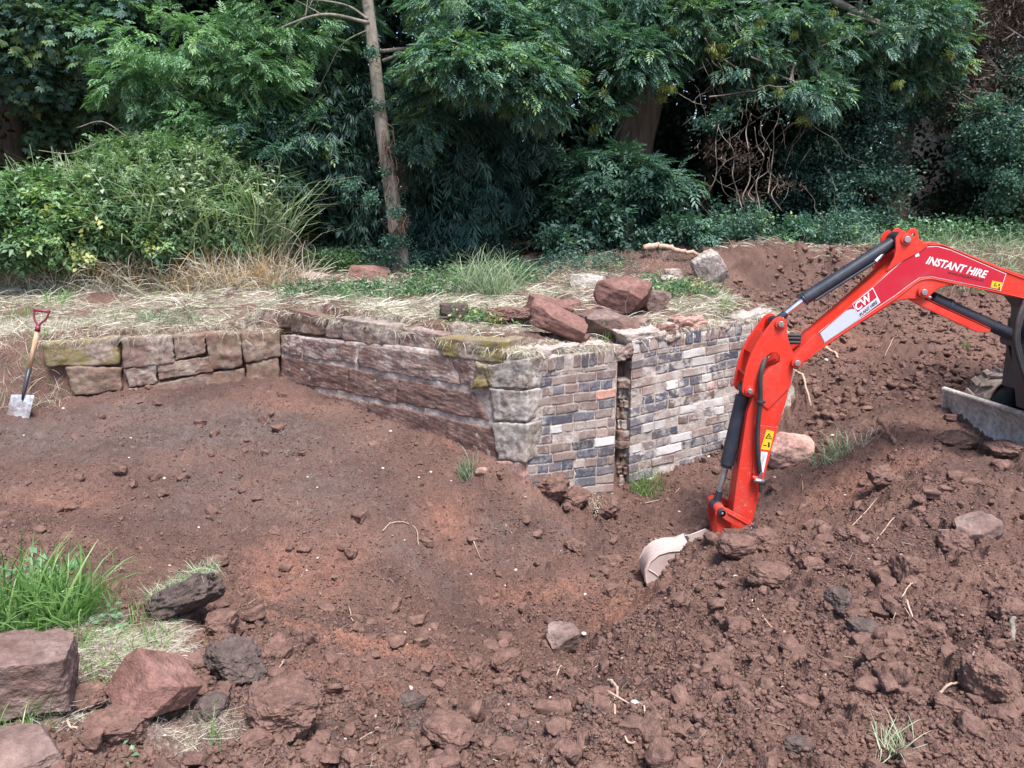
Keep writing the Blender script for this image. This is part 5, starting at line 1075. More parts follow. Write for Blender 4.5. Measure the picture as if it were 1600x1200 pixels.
# ================================================================ vegetation
def leaf4(base, ax, side, nrm, L, Wd, fold=.18, droop=.12):
    """pointed leaf: 4 vertices folded along the midrib"""
    base, ax, side, nrm = map(lambda q: np.array(q, float), (base, ax, side, nrm))
    return [base, base + ax * L * .45 + side * Wd / 2 + nrm * fold * Wd, base + ax * L - nrm * droop * L, base + ax * L * .45 - side * Wd / 2 + nrm * fold * Wd]
def tmpl(kind, seed):
    r = np.random.default_rng(seed); V, T, Tn = [], [], []
    def add(*a, **k):
        n = len(V); V.extend(leaf4(*a, **k)); T.extend([(n, n + 1, n + 2), (n, n + 2, n + 3)]); Tn.extend([r.normal() * .12] * 4)
    def rot2(a): c, s = math.cos(a), math.sin(a); return np.array([c, s, 0]), np.array([-s, c, 0])
    if kind == 'ash':
        for t in (.22, .38, .54, .69, .83):
            z = -.28 * t * t
            for sd in (-1, 1):
                ax, si = rot2(sd * (1.0 - .25 * t + r.normal() * .1)); ax = ax + np.array([0, 0, -.15 + r.normal() * .12])
                add((t, 0, z), ax, si, (0, 0, 1), .34 - .08 * abs(t - .5), .12)
        add((.9, 0, -.25), (1, 0, -.3), (0, 1, 0), (0, 0, 1), .32, .12)
    elif kind == 'broad':
        for k in range(10):
            t = k / 10; a = r.uniform(-1.3, 1.3); ax, si = rot2(a); ax = ax + np.array([0, 0, r.uniform(-.7, .3)]); up = np.array([r.normal() * .3, r.normal() * .3, 1])
            add((t * .8, r.normal() * .1, r.normal() * .12), ax, si, up / np.linalg.norm(up), r.uniform(.24, .36), r.uniform(.15, .21), fold=.1)
    elif kind == 'narrow':
        for k in range(11):
            t = k / 11; a = r.uniform(-1.0, 1.0); ax, si = rot2(a); ax = ax + np.array([0, 0, r.uniform(-1.1, -.2)]); ax /= np.linalg.norm(ax)
            add((t * .7, r.normal() * .06, r.normal() * .06), ax, si, (0, 0, 1), r.uniform(.35, .52), .075)
    elif kind == 'holly':
        for k in range(12):
            ax = r.normal(size=3); ax[2] -= .2; ax /= np.linalg.norm(ax); si = np.cross(ax, r.normal(size=3)); si /= np.linalg.norm(si)
            add(r.normal(size=3) * np.array([.3, .22, .2]) + np.array([.4, 0, 0]), ax, si, np.cross(ax, si), r.uniform(.2, .3), r.uniform(.12, .18), fold=.12)
    elif kind == 'palm':      # maple like: 5 lobes
        for k in range(3):
            o = np.array([.15 + .3 * k, r.normal() * .15, r.normal() * .1]); a0 = r.uniform(-.8, .8)
            for j in (-1.2, -.6, 0, .6, 1.2):
                ax, si = rot2(a0 + j); ax = ax + np.array([0, 0, -.3]); add(o, ax, si, (0, 0, 1), .34 if j == 0 else .28, .15, fold=.05)
    elif kind == 'keys':
        for k in range(14):
            ax = np.array([r.normal() * .3, r.normal() * .3, -1]); ax /= np.linalg.norm(ax); si = np.array([1, 0, 0.2])
            add((r.normal() * .12 + .2, r.normal() * .12, r.normal() * .12), ax, si, (0, 1, 0), r.uniform(.3, .5), .07)
    elif kind == 'dead':
        for k in range(9):
            ax = r.normal(size=3); ax[2] -= .5; ax /= np.linalg.norm(ax); si = np.cross(ax, r.normal(size=3)); si /= np.linalg.norm(si)
            add(r.normal(size=3) * .3, ax, si, np.cross(ax, si), r.uniform(.2, .5), r.uniform(.03, .09), fold=.3)
    elif kind in ('blade', 'thin', 'stem'):
        w_ = {'blade': .019, 'thin': .008, 'stem': .016}[kind]
        pts = [(0, 0), (.07, .38), (.22, .68), (.45, .88), (.72, .92)]
        for i, (x, z) in enumerate(pts):
            ww = w_ * (1 - i / 4.0) + .002; V.extend([np.array([x, -ww, z]), np.array([x, ww, z])])
        for i in range(4): a = 2 * i; T.extend([(a, a + 1, a + 3), (a, a + 3, a + 2)])
        Tn = [0] * len(V)
    elif kind == 'stalk':     # thin upright weed with small leaves and seed head
        for i, z in enumerate((0, .5, 1.0)): V.extend([np.array([.04 * z * z, -.003, z]), np.array([.04 * z * z, .003, z])])
        T.extend([(0, 1, 3), (0, 3, 2), (2, 3, 5), (2, 5, 4)]); Tn = [-0.1] * 6
        for k in range(12):
            a = k * 2.4; z = .25 + .06 * k; ax = np.array([math.cos(a), math.sin(a), -.1 + .3 * r.random()]); si = np.array([-math.sin(a), math.cos(a), 0]); add((.04 * z, 0, z), ax, si, (0, 0, 1), .105 * (1.25 - z * .7), .036)
    V = np.array(V); return V, np.array(T), np.array(Tn)
TM = {}
def tms(kind):
    if kind not in TM: TM[kind] = [tmpl(kind, 30 + q) for q in range(4)]
    return TM[kind]
def frames(d, up):
    d = d / (np.linalg.norm(d, axis=1)[:, None] + 1e-9); y = np.cross(up, d); y /= np.linalg.norm(y, axis=1)[:, None] + 1e-9; z = np.cross(d, y)
    return np.stack([d, y, z], 2)
def inst(kind, pos, d, up, s, tint, r):
    Vs, Fs, Ts = [], [], []; off = 0; pick = r.integers(0, 4, len(pos)); Fm = frames(d, up)
    for q in range(4):
        V0, T0, t0 = tms(kind)[q]; k = np.where(pick == q)[0]
        if not len(k): continue
        V = np.einsum('nij,vj->nvi', Fm[k], V0) * s[k][:, None, None] + pos[k][:, None, :]
        Fs.append((T0[None] + (np.arange(len(k)) * len(V0))[:, None, None]).reshape(-1, 3) + off); Vs.append(V.reshape(-1, 3)); off += len(k) * len(V0)
        Ts.append((tint[k][:, None] + t0[None]).ravel())
    return np.concatenate(Vs), np.concatenate(Fs), np.clip(np.concatenate(Ts), 0, 1)
def crown_pts(lobes, r, per=22, spread=.16, shell=.35):
    """clumped points inside ellipsoid lobes (centre, radii, count)"""
    Ps, Ds, Cs = [], [], []
    for c, rad, n in lobes:
        c = np.array(c); rad = np.array(rad); m = max(1, n // per); u = r.normal(size=(m, 3)); u /= np.linalg.norm(u, axis=1)[:, None]
        rr = r.random(m) ** shell; cc = c + u * rad * rr[:, None]; tint = r.normal(size=m) * .17
        k = r.integers(0, m, n); p = cc[k] + r.normal(size=(n, 3)) * spread * np.array([1.25, 1.25, .7]) * min(1.0, rad.mean()) ** .5
        Ps.append(p); Ds.append(u[k]); Cs.append(tint[k])
    return np.concatenate(Ps), np.concatenate(Ds), np.concatenate(Cs)
def foliage(name, lobes, kind, size, mat, parent, seed, droop=.35, per=22, spread=.16, shell=.35, tint0=.45, origin=None, jit=.3, more=1.0):
    lobes = [(c, q, int(k * more)) for c, q, k in lobes]; r = np.random.default_rng(seed); p, u, t = crown_pts(lobes, r, per, spread, shell); n = len(p)
    d = u * .8 + r.normal(size=(n, 3)) * .65; d[:, 2] = d[:, 2] * (.45 if kind == 'ash' else 1) - (droop * .75 if kind == 'ash' else droop); up = np.tile([0, 0, 1.0], (n, 1)) + r.normal(size=(n, 3)) * jit
    s = size * r.uniform(.7, 1.25, n); V, Fq, T = inst(kind, p, d, up, s, tint0 + t + r.normal(size=n) * .13, r)
    return mk(name, V, Fq, M[mat], parent, smooth=False, attrs={'tint': T}, origin=origin)
def PL(px, py, Y, rx, ry, n, rd=None, k_=1.0):
    """lobe seen at (px,py), depth Y, radii in photograph pixels"""
    c = P(px, py, Y); k = Y / F; return (tuple(c), (rx * k, (rd if rd else (rx + ry) / 2 * k), ry * k), n)
def trunk(tree, pts, radii, mat='bark', name='trunk', seed=0, seg=14, lump=.06):
    path = smooth_path(pts, 6); n = len(path); R0 = np.interp(np.linspace(0, 1, n), np.linspace(0, 1, len(radii)), radii)
    mb = MB().tube(path, list(R0), seg); V = np.array(mb.v); c = np.repeat(np.array([tuple(p) for p in path]), seg, 0); dv = V - c
    h = 1 + lump * 2.2 * fbm3(V * np.array([5, 5, 2.2]) + seed, 4); V = c + dv * h[:, None]
    return mk(name, V, mb.f, M[mat], tree)
def limbs(tree, specs, mat='bark', name='branch', seed=0):
    """specs: (start, end, r0, sag) curved limbs in one branch part"""
    r = np.random.default_rng(seed); mb = MB()
    for a, b, r0, sag in specs:
        a, b = Vector(a), Vector(b); L = (b - a).length; m1 = a.lerp(b, .35) + Vector((r.normal() * .06 * L, r.normal() * .06 * L, sag * L)); m2 = a.lerp(b, .7) + Vector((r.normal() * .06 * L, r.normal() * .06 * L, sag * .8 * L))
        path = smooth_path([a, m1, m2, b], 6); n = len(path); mb.tube(path, [r0 * (1 - .75 * i / n) for i in range(n)], 8)
        for k in range(4):
            i = r.integers(n // 3, n - 1); e = path[i] + Vector(r.normal(size=3)) * L * .16; mb.tube(smooth_path([path[i], path[i].lerp(e, .5) + Vector(r.normal(size=3)) * .03, e], 3), [r0 * .35, r0 * .28, r0 * .22, r0 * .18, r0 * .14, r0 * .1, r0 * .08][:7], 5)
    return mb.build(name, M[mat], tree)
def xyz(px, py, Y): return P(px, py, Y)
# ---- slim pale trunk tree
tb = GG(628, 432); tb = Vector((tb.x, 10.0, float(HD(tb.x, 10.0)[0])))
T1 = thing('ash_tree', 'slim tree with pale mottled trunk standing between the weed bank and the dark shade', 'tree', tb)
trunk(T1, [tb + Vector((.02, 0, -.1)), P(622, 380, 10), P(617, 345, 10), P(608, 275, 10), P(597, 200, 10), P(586, 100, 10), P(574, 0, 10.1), P(560, -150, 10.2), P(575, -420, 10.3)], [.125, .105, .095, .088, .080, .074, .068, .055, .03], 'bark_pale', seed=1)
limbs(T1, [(P(594, 80, 10), P(800, 110, 9.4), .022, .06), (P(578, 36, 10), P(330, 90, 9.9), .022, .12), (P(575, 30, 10), P(480, 0, 10.2), .016, .08), (P(598, 95, 10), P(690, 70, 9.7), .02, .05), (P(578, 45, 10), P(480, 170, 10.2), .010, .12), (P(565, -80, 10), P(750, -60, 9.6), .04, .1), (P(560, -60, 10), P(380, -80, 10.2), .04, .1)], 'bark_pale', seed=2)
foliage('crown', [PL(740, 108, 9.4, 95, 42, 900), PL(830, 140, 9.5, 55, 40, 420), PL(700, 90, 9.6, 55, 40, 320), PL(790, 70, 9.7, 80, 40, 450), PL(670, 150, 9.9, 35, 40, 110), PL(735, 10, 9.9, 95, 45, 560), PL(660, 200, 9.9, 25, 50, 120), PL(850, 30, 10.2, 80, 50, 450),
                  PL(530, 30, 11.0, 60, 40, 350), PL(740, -160, 10.5, 160, 100, 800), PL(440, -150, 10.6, 170, 90, 700)], 'ash', .175, 'leaf_ash', T1, 3, spread=.08, per=15, tint0=.62, more=1.9)
foliage('crown_light', [PL(300, 70, 9.9, 110, 45, 620), PL(230, 130, 9.8, 70, 45, 330), PL(380, 120, 10.0, 90, 60, 600), PL(450, 60, 10.2, 70, 45, 380), PL(330, 190, 10.0, 90, 40, 330), PL(420, 180, 10.3, 70, 50, 300), PL(200, 110, 9.8, 45, 20, 90), PL(180, 150, 9.8, 30, 25, 50), PL(260, 220, 10.0, 60, 40, 110), PL(390, 250, 10.3, 80, 40, 170), PL(300, 245, 10.2, 60, 30, 110), PL(470, 190, 10.5, 50, 50, 160), PL(150, 60, 10.1, 30, 30, 50), PL(440, 10, 10.4, 90, 30, 200), PL(520, 90, 10.9, 40, 60, 200)], 'ash', .165, 'leaf_ash_light', T1, 4, spread=.085, per=14, tint0=.5, more=1.25)
r = np.random.default_rng(40)
mb = MB()
for k in range(26):
    y0 = r.uniform(190, 390); x0 = np.interp(y0, [190, 275, 345, 390], [603, 613, 622, 628]) + r.uniform(-8, 8); a = P(x0, y0, 9.88); pts = [a]
    for j in range(4): a = a + Vector((r.normal() * .03, r.normal() * .02 - .012, -r.uniform(.05, .12))); pts.append(a)
    mb.tube(smooth_path(pts, 3), .006, 5)
mb.build('dead_ivy_stems', M['bark_brown'], T1)
foliage('dead_ivy', [PL(622, 300, 9.9, 12, 70, 150), PL(606, 235, 9.9, 10, 10, 50), PL(630, 350, 9.9, 14, 40, 90)], 'dead', .10, 'leaf_dead', T1, 6, spread=.04)
foliage('ivy', [PL(624, 330, 9.86, 12, 60, 110), PL(640, 240, 9.8, 26, 40, 90), PL(592, 180, 9.85, 12, 20, 30), PL(585, 70, 9.85, 14, 22, 30), PL(618, 130, 9.8, 22, 26, 50), PL(628, 405, 9.88, 24, 42, 260), PL(560, 305, 9.7, 20, 20, 60), PL(610, 268, 9.85, 10, 8, 30)], 'holly', .13, 'leaf_ash', T1, 7, spread=.06, tint0=.4)
# ---- big leaning tree
T2 = thing('ash_tree', 'large leaning dark trunk tree in the shade right of centre, with drooping ash leaves', 'tree', P(965, 360, 13))
trunk(T2, [P(950, 420, 13), P(975, 290, 13), P(992, 215, 13), P(1012, 140, 13), P(1045, 20, 12.9), P(1080, -150, 12.8), P(1100, -420, 12.6)], [.42, .34, .31, .29, .27, .24, .15], 'bark_mid', seed=5, seg=20)
limbs(T2, [(P(1050, 0, 12.9), P(1150, 40, 11.4), .09, .1), (P(1040, 30, 12.9), P(960, 120, 11.3), .06, .12), (P(1060, -40, 12.9), P(1280, 120, 11.2), .10, .16), (P(1070, -60, 12.9), P(1420, 60, 11.5), .11, .14), (P(1060, -60, 12.8), P(880, 30, 11.4), .08, .12), (P(1120, 20, 12.2), P(1235, 130, 11.0), .05, .05), (P(1090, -200, 12.8), P(1400, -180, 12), .1, .1), (P(1080, -200, 12.8), P(800, -150, 12), .1, .1)], 'bark_pale', seed=6)
foliage('crown', [PL(1000, 95, 11.2, 55, 35, 420), PL(960, 75, 11.3, 50, 30, 260), PL(945, 150, 11.2, 35, 22, 130), PL(940, 178, 11.2, 20, 15, 50), PL(900, 60, 11.5, 70, 60, 380), PL(1090, 40, 11.5, 80, 50, 420), PL(1160, 90, 11.3, 55, 40, 260), PL(1190, 40, 11.4, 80, 50, 380), PL(1270, 140, 11.1, 45, 30, 200), PL(1280, 60, 11.5, 70, 60, 350),
                  PL(1400, 40, 11.6, 100, 55, 600), PL(1460, 90, 11.7, 50, 45, 240), PL(1350, 110, 11.8, 60, 40, 200), PL(1440, 130, 11.6, 40, 15, 90), PL(1000, 10, 11.8, 100, 50, 450), PL(1000, -160, 12.2, 260, 120, 900), PL(1350, -160, 12.2, 260, 120, 900)], 'ash', .185, 'leaf_ash', T2, 8, spread=.10, per=15, tint0=.55, more=2.0)
foliage('seed_keys', [PL(x, y, 11.0, 7, 12, n) for x, y, n in [(865, 72, 18), (875, 42, 8), (930, 192, 14), (905, 125, 10), (1040, 142, 22), (1030, 130, 10), (1120, 72, 24), (1135, 80, 20), (1060, 40, 10), (1215, 145, 24), (1250, 178, 14), (1265, 180, 14), (1210, 130, 12), (1190, 50, 12), (1235, 60, 10), (1290, 25, 10), (1395, 130, 10), (1100, 25, 12), (940, 140, 10), (1480, 95, 8)]], 'keys', .15, 'leaf_keys', T2, 9, droop=.2, per=8, spread=.05, tint0=.5)
# ---- generic bush builder
def bush(name, label, cat, base, lobes, kind, size, mat, seed, stems=6, stem_mat='bark', group=None, **k):
    b = Vector(base); T = thing(name, label, cat, b, group); foliage('foliage', lobes, kind, size, mat, T, seed, **k)
    if stems:
        rr = np.random.default_rng(seed + 900); mb = MB()
        for q in range(stems):
            c, rad, n = lobes[rr.integers(len(lobes))]; e = Vector(c) + Vector((rr.normal() * rad[0] * .4, rr.normal() * rad[1] * .3, rad[2] * rr.uniform(-.2, .7))); s_ = b + Vector((rr.normal() * .12, rr.normal() * .1, -.05))
            m = s_.lerp(e, .5) + Vector((rr.normal() * .08, rr.normal() * .08, .1)); path = smooth_path([s_, m, e], 5); L = len(path); r0 = .02 + .012 * rr.random(); mb.tube(path, [r0 * (1 - .7 * i / L) for i in range(L)], 7)
        mb.build('stems', M[stem_mat], T)
    return T
def foot(px, Y):
    x = (px - 800) / F * Y; return Vector((x, Y, float(HD(x, Y)[0])))
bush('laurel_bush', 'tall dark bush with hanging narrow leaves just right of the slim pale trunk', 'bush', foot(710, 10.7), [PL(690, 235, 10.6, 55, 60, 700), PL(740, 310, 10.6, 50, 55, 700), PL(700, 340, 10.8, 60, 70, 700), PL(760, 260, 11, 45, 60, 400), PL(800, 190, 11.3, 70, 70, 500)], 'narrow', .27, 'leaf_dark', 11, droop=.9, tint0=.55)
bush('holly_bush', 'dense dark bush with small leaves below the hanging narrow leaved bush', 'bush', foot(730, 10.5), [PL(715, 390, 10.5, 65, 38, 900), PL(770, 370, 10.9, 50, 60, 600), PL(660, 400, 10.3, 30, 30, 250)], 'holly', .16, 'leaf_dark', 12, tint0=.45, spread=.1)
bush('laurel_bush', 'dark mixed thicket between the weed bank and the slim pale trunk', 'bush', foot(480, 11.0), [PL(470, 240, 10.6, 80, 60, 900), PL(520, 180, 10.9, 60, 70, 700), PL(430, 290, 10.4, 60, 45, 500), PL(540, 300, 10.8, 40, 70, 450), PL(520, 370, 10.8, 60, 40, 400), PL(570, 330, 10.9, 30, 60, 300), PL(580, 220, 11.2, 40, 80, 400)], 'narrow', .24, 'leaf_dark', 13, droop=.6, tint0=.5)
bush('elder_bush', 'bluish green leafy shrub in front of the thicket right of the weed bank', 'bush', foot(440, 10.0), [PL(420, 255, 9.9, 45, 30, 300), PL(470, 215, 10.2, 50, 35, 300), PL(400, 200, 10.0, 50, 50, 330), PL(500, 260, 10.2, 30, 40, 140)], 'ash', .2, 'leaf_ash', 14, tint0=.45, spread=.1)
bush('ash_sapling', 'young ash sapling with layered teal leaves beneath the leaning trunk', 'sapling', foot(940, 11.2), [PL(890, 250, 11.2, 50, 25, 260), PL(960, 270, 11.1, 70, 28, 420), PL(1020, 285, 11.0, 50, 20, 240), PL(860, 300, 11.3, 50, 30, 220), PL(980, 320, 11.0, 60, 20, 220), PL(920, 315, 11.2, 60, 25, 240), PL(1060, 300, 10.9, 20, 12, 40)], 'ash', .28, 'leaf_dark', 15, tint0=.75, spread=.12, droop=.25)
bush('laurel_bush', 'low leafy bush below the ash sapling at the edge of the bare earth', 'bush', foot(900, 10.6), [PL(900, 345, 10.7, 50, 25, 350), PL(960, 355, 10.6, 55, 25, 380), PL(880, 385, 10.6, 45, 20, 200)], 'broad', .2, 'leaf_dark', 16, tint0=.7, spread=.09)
for i, (px, y, rx, ry, n, lb) in enumerate([(1060, 360, 62, 30, 620, 'ivy covered hump of leaves above the pale branch'), (1150, 358, 55, 34, 600, 'bushy hump of leaves below the bare tangled vines'), (1225, 372, 45, 24, 360, 'low leafy growth right of the bare tangled vines'), (1300, 365, 60, 34, 500, 'low leafy growth left of the boom elbow')]):
    bush('ivy_bush', lb, 'bush', foot(px, 10.9 + .1 * i), [PL(px, y, 10.9 + .1 * i, rx, ry, n, .45)], 'holly' if i % 2 else 'broad', .17, 'leaf_ash', 17 + i, tint0=.42, spread=.09, stems=3)
T3 = bush('holly_tree', 'tall ivy clad tree with dense small dark leaves left of the boom elbow', 'tree', foot(1340, 12.6), [PL(1325, 300, 12.0, 68, 60, 1400), PL(1335, 200, 12.2, 65, 60, 1200), PL(1300, 240, 12.3, 55, 70, 900), PL(1390, 130, 12.5, 80, 60, 900), PL(1250, 300, 12.3, 40, 60, 450), PL(1330, -60, 13, 200, 120, 900)], 'holly', .20, 'leaf_dark', 25, tint0=.5, spread=.12, stems=5)
# tangled bare vines
V1 = thing('dead_vines', 'tangle of bare pale brown stems hanging against the dark gap right of the leaning trunk', 'vines', foot(1180, 11.1))
r = np.random.default_rng(50); mb = MB()
def wander(a, b, k, amp, rad, Y):
    pts = []
    for i in range(k + 1):
        t = i / k; pts.append(P(a[0] + (b[0] - a[0]) * t + r.normal() * amp, a[1] + (b[1] - a[1]) * t + r.normal() * amp * .5, Y + r.normal() * .12))
    pa = smooth_path(pts, 4); mb.tube(pa, [rad * (1 - .5 * i / len(pa)) for i in range(len(pa))], 6)
for a, b, rad in [((1165, 330), (1175, 180), .022), ((1190, 335), (1180, 200), .018), ((1165, 320), (1120, 190), .016), ((1200, 300), (1215, 160), .018), ((1160, 330), (1200, 250), .016), ((1215, 330), (1190, 190), .014), ((1110, 300), (1125, 180), .014), ((1120, 150), (1230, 130), .02), ((1100, 60), (1200, 150), .024), ((1180, 90), (1290, 160), .026), ((1100, 20), (1120, 130), .016), ((1150, 30), (1170, 140), .016), ((1060, 145), (1105, 170), .012), ((1150, 340), (1110, 360), .014)]:
    wander(a, b, 6, 5, rad * .5, 11.0)
for k in range(60):
    x0 = r.uniform(1080, 1290); y0 = r.uniform(40, 300); wander((x0, y0), (x0 + r.normal() * 40, y0 + r.uniform(20, 90)), 4, 5, .0035, 11.1)
mb.build('stems', M['vine'], V1)
foliage('dead_twigs', [PL(1180, 250, 11.2, 60, 70, 90), PL(1130, 300, 11.4, 40, 30, 40)], 'dead', .16, 'leaf_dead', V1, 51, spread=.12, tint0=.3)
foliage('leaves', [PL(1130, 190, 11.1, 30, 25, 60), PL(1180, 170, 11.1, 60, 20, 90)], 'holly', .16, 'leaf_ash', V1, 52)
# dead ivy tree, top right
T4 = thing('dead_ivy_tree', 'tree smothered in brown dead ivy at the upper right corner', 'tree', foot(1500, 13.2))
trunk(T4, [foot(1392, 13.0) + Vector((0, 0, -.1)), P(1395, 250, 13.0), P(1420, 120, 13.0), P(1480, 0, 13.0), P(1540, -200, 13)], [.17, .15, .14, .12, .08], 'bark_brown', seed=9)
limbs(T4, [(P(1470, 20, 13), P(1600, 160, 12.0), .06, .1), (P(1430, 110, 13), P(1560, 190, 12.0), .05, .02), (P(1620, 205, 11.8), P(1480, 160, 12.2), .045, .05), (P(1640, 190, 11.9), P(1440, 150, 12.4), .03, .12), (P(1520, 0, 12.6), P(1600, 60, 12), .04, .1)], 'vine', seed=10)
foliage('dead_ivy', [PL(1550, 60, 12.6, 70, 80, 1500), PL(1590, 140, 12.4, 50, 60, 700), PL(1500, 150, 12.7, 40, 60, 500), PL(1490, 170, 12.8, 40, 36, 300), PL(1385, 290, 12.8, 20, 60, 420), PL(1560, -60, 13, 120, 80, 700)], 'dead', .24, 'leaf_dead', T4, 53, spread=.12, tint0=.5)
bush('hawthorn_tree', 'green leaved tree at the right edge below the brown dead ivy', 'tree', foot(1640, 12.4), [PL(1570, 200, 11.9, 50, 40, 520), PL(1590, 270, 11.8, 50, 45, 600), PL(1530, 190, 12.0, 34, 30, 190), PL(1540, 250, 12.1, 40, 30, 200), PL(1640, 120, 12, 60, 60, 400), PL(1530, 240, 12.4, 35, 22, 140)], 'holly', .19, 'leaf_ash', 54, tint0=.4, spread=.12)
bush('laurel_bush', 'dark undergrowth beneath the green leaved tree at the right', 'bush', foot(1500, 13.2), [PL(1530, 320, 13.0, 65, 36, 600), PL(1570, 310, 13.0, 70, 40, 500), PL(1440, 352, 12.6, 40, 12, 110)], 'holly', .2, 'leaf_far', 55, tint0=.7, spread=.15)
S5 = thing('sapling', 'thin pale sapling stem standing alone near the right edge', 'sapling', foot(1540, 12.0))
MB().tube(smooth_path([foot(1541, 12.0), P(1540, 340, 12), P(1545, 300, 12), P(1556, 270, 12), P(1560, 230, 12)], 5), .022, 8).build('trunk', M['bark_pale'], S5); foliage('crown', [PL(1560, 225, 12, 22, 18, 60)], 'holly', .16, 'leaf_ash', S5, 56)
# ---- upper left trees
T6 = thing('maple_tree', 'dark green maple with broad lobed leaves and thick trunk at the far left', 'tree', foot(22, 14.5))
trunk(T6, [foot(26, 14.5) + Vector((0, 0, -.2)), P(20, 270, 14.5), P(10, 180, 14.5), P(5, 60, 14.5), P(0, -250, 14.5)], [.30, .26, .24, .2, .12], 'bark_mid', seed=12)
limbs(T6, [(P(8, 100, 14.5), P(130, 60, 12.5), .07, .1), (P(6, 60, 14.5), P(100, 10, 12.5), .08, .1), (P(8, 120, 14.5), P(-80, 60, 13), .07, .1)], 'bark', seed=13)
foliage('crown', [PL(60, 40, 12.4, 90, 40, 700), PL(150, 60, 12.3, 60, 35, 400), PL(40, 110, 12.5, 60, 35, 330), PL(70, 140, 12.7, 40, 20, 120), PL(110, 120, 12.6, 50, 30, 230), PL(200, 20, 12.4, 70, 40, 420), PL(60, -120, 12.8, 220, 110, 900), PL(190, 90, 12.8, 50, 40, 200)], 'palm', .27, 'leaf_ash', T6, 57, spread=.16, per=13, tint0=.65, more=1.5)
T7 = thing('maple_tree', 'slender dark trunk tree with yellow green lower leaves behind the weed bank', 'tree', foot(122, 14.0))
trunk(T7, [foot(123, 14) + Vector((0, 0, -.1)), P(122, 230, 14), P(115, 140, 14), P(118, 0, 14), P(110, -200, 14)], [.10, .085, .08, .07, .04], 'bark', seed=14)
foliage('crown', [PL(120, 165, 13.2, 60, 22, 260), PL(90, 200, 13.3, 45, 18, 130), PL(200, 150, 13.3, 50, 30, 240), PL(230, 200, 13, 40, 20, 120)], 'palm', .28, 'leaf_ash_light', T7, 58, spread=.14, tint0=.2)
# ---- weed bank and brambles at the left
bush('bramble_bush', 'low bright green bramble mound at the left edge', 'bramble', foot(40, 9.0), [PL(30, 335, 8.9, 75, 40, 1100), PL(70, 300, 9.2, 60, 22, 500), PL(20, 380, 8.6, 50, 26, 500), PL(110, 370, 8.8, 50, 40, 500), PL(-60, 340, 8.9, 70, 45, 500)], 'broad', .20, 'leaf_bramble', 60, tint0=.6, spread=.08, more=1.2, stems=10, stem_mat='vine')
BB = bush('bramble_bush', 'sprawling bramble and nettle growth in the middle of the weed bank', 'bramble', foot(230, 9.6), [PL(190, 330, 9.2, 70, 45, 650), PL(270, 320, 9.4, 70, 50, 650), PL(340, 310, 9.6, 55, 50, 450), PL(230, 380, 9.0, 80, 25, 350), PL(330, 370, 9.3, 60, 22, 260), PL(240, 250, 9.7, 90, 36, 420), PL(330, 235, 9.9, 60, 30, 200), PL(160, 275, 9.6, 50, 25, 180)], 'broad', .17, 'leaf_bramble', 61, tint0=.55, spread=.09, more=2.3, stems=12, stem_mat='vine')
bush('elder_bush', 'pale green climbing growth rising at the back of the weed bank', 'bush', foot(300, 10.3), [PL(290, 190, 10.0, 40, 50, 300), PL(340, 230, 10.0, 60, 40, 330), PL(270, 240, 9.9, 60, 30, 260), PL(380, 160, 10.3, 50, 50, 260)], 'broad', .16, 'leaf_ash_light', 62, tint0=.5, spread=.1)
foliage('nettle_leaves', [PL(220, 275, 9.45, 80, 40, 900), PL(310, 265, 9.5, 60, 40, 700), PL(370, 300, 9.5, 45, 40, 450), PL(150, 290, 9.3, 50, 30, 450), PL(265, 232, 9.6, 60, 22, 420), PL(340, 225, 9.7, 50, 22, 260), PL(190, 250, 9.5, 50, 20, 240), PL(300, 340, 9.15, 90, 30, 380)], 'broad', .115, 'leaf_weed', BB, 67, spread=.1, per=9, tint0=.6, droop=.1, more=1.2)
def upright(name, label, cat, kind, n, region, s, mat, seed, lean=.25, kindtag=None, group=None, thingloc=None, tint0=.5, zoff=0.0, width=1.0):
    r = np.random.default_rng(seed); x, y = region(r, n); n = len(x); z = HD(x, y) + zoff - .01
    ux = r.normal(size=(n, 3)) * np.array([1, 1, .0]) ; ux[:, 2] = r.normal(size=n) * lean; up = np.tile([0, 0, 1.0], (n, 1)) + r.normal(size=(n, 3)) * np.array([lean, lean, 0])
    # template height along Z
    Fm_up = up / np.linalg.norm(up, axis=1)[:, None]; d = ux - (ux * Fm_up).sum(1)[:, None] * Fm_up
    sz = s[0] + (s[1] - s[0]) * r.random(n) ** 1.5
    V, Fq, T = inst(kind, np.stack([x, y, z], 1), d, Fm_up, sz, tint0 + r.normal(size=n) * .22, r)
    o = mk(name, V, Fq, M[mat], smooth=False, attrs={'tint': T}, origin=thingloc if thingloc is not None else (float(x.mean()), float(y.mean()), float(z.mean())))
    return tag(o, label, cat, group, kindtag)
def ell(px, py, rx, ry):
    g = G(px, py)
    def f(r, n): a = r.random(n) * 6.283; d = np.sqrt(r.random(n)); return g.x + np.cos(a) * d * rx, g.y + np.sin(a) * d * ry
    return f
def ellw(cx, cy, rx, ry):
    def f(r, n): a = r.random(n) * 6.283; d = np.sqrt(r.random(n)); return cx + np.cos(a) * d * rx, cy + np.sin(a) * d * ry
    return f
gx = lambda px, Y: (px - 800) / F * Y
upright('tall_weeds', 'tall pale green weeds and nettles standing on the weed bank', 'weeds', 'stalk', 1800, ellw(gx(250, 9.6), 9.7, 1.4, .6), (.45, 1.55), 'grass_grey', 63, .28, 'stuff', tint0=.6)
upright('tall_grass', 'tall grass growing through the weed bank', 'grass', 'thin', 4200, ellw(gx(250, 9.6), 9.6, 1.5, .6), (.6, 1.35), 'grass_grey', 64, .22, 'stuff', tint0=.55)
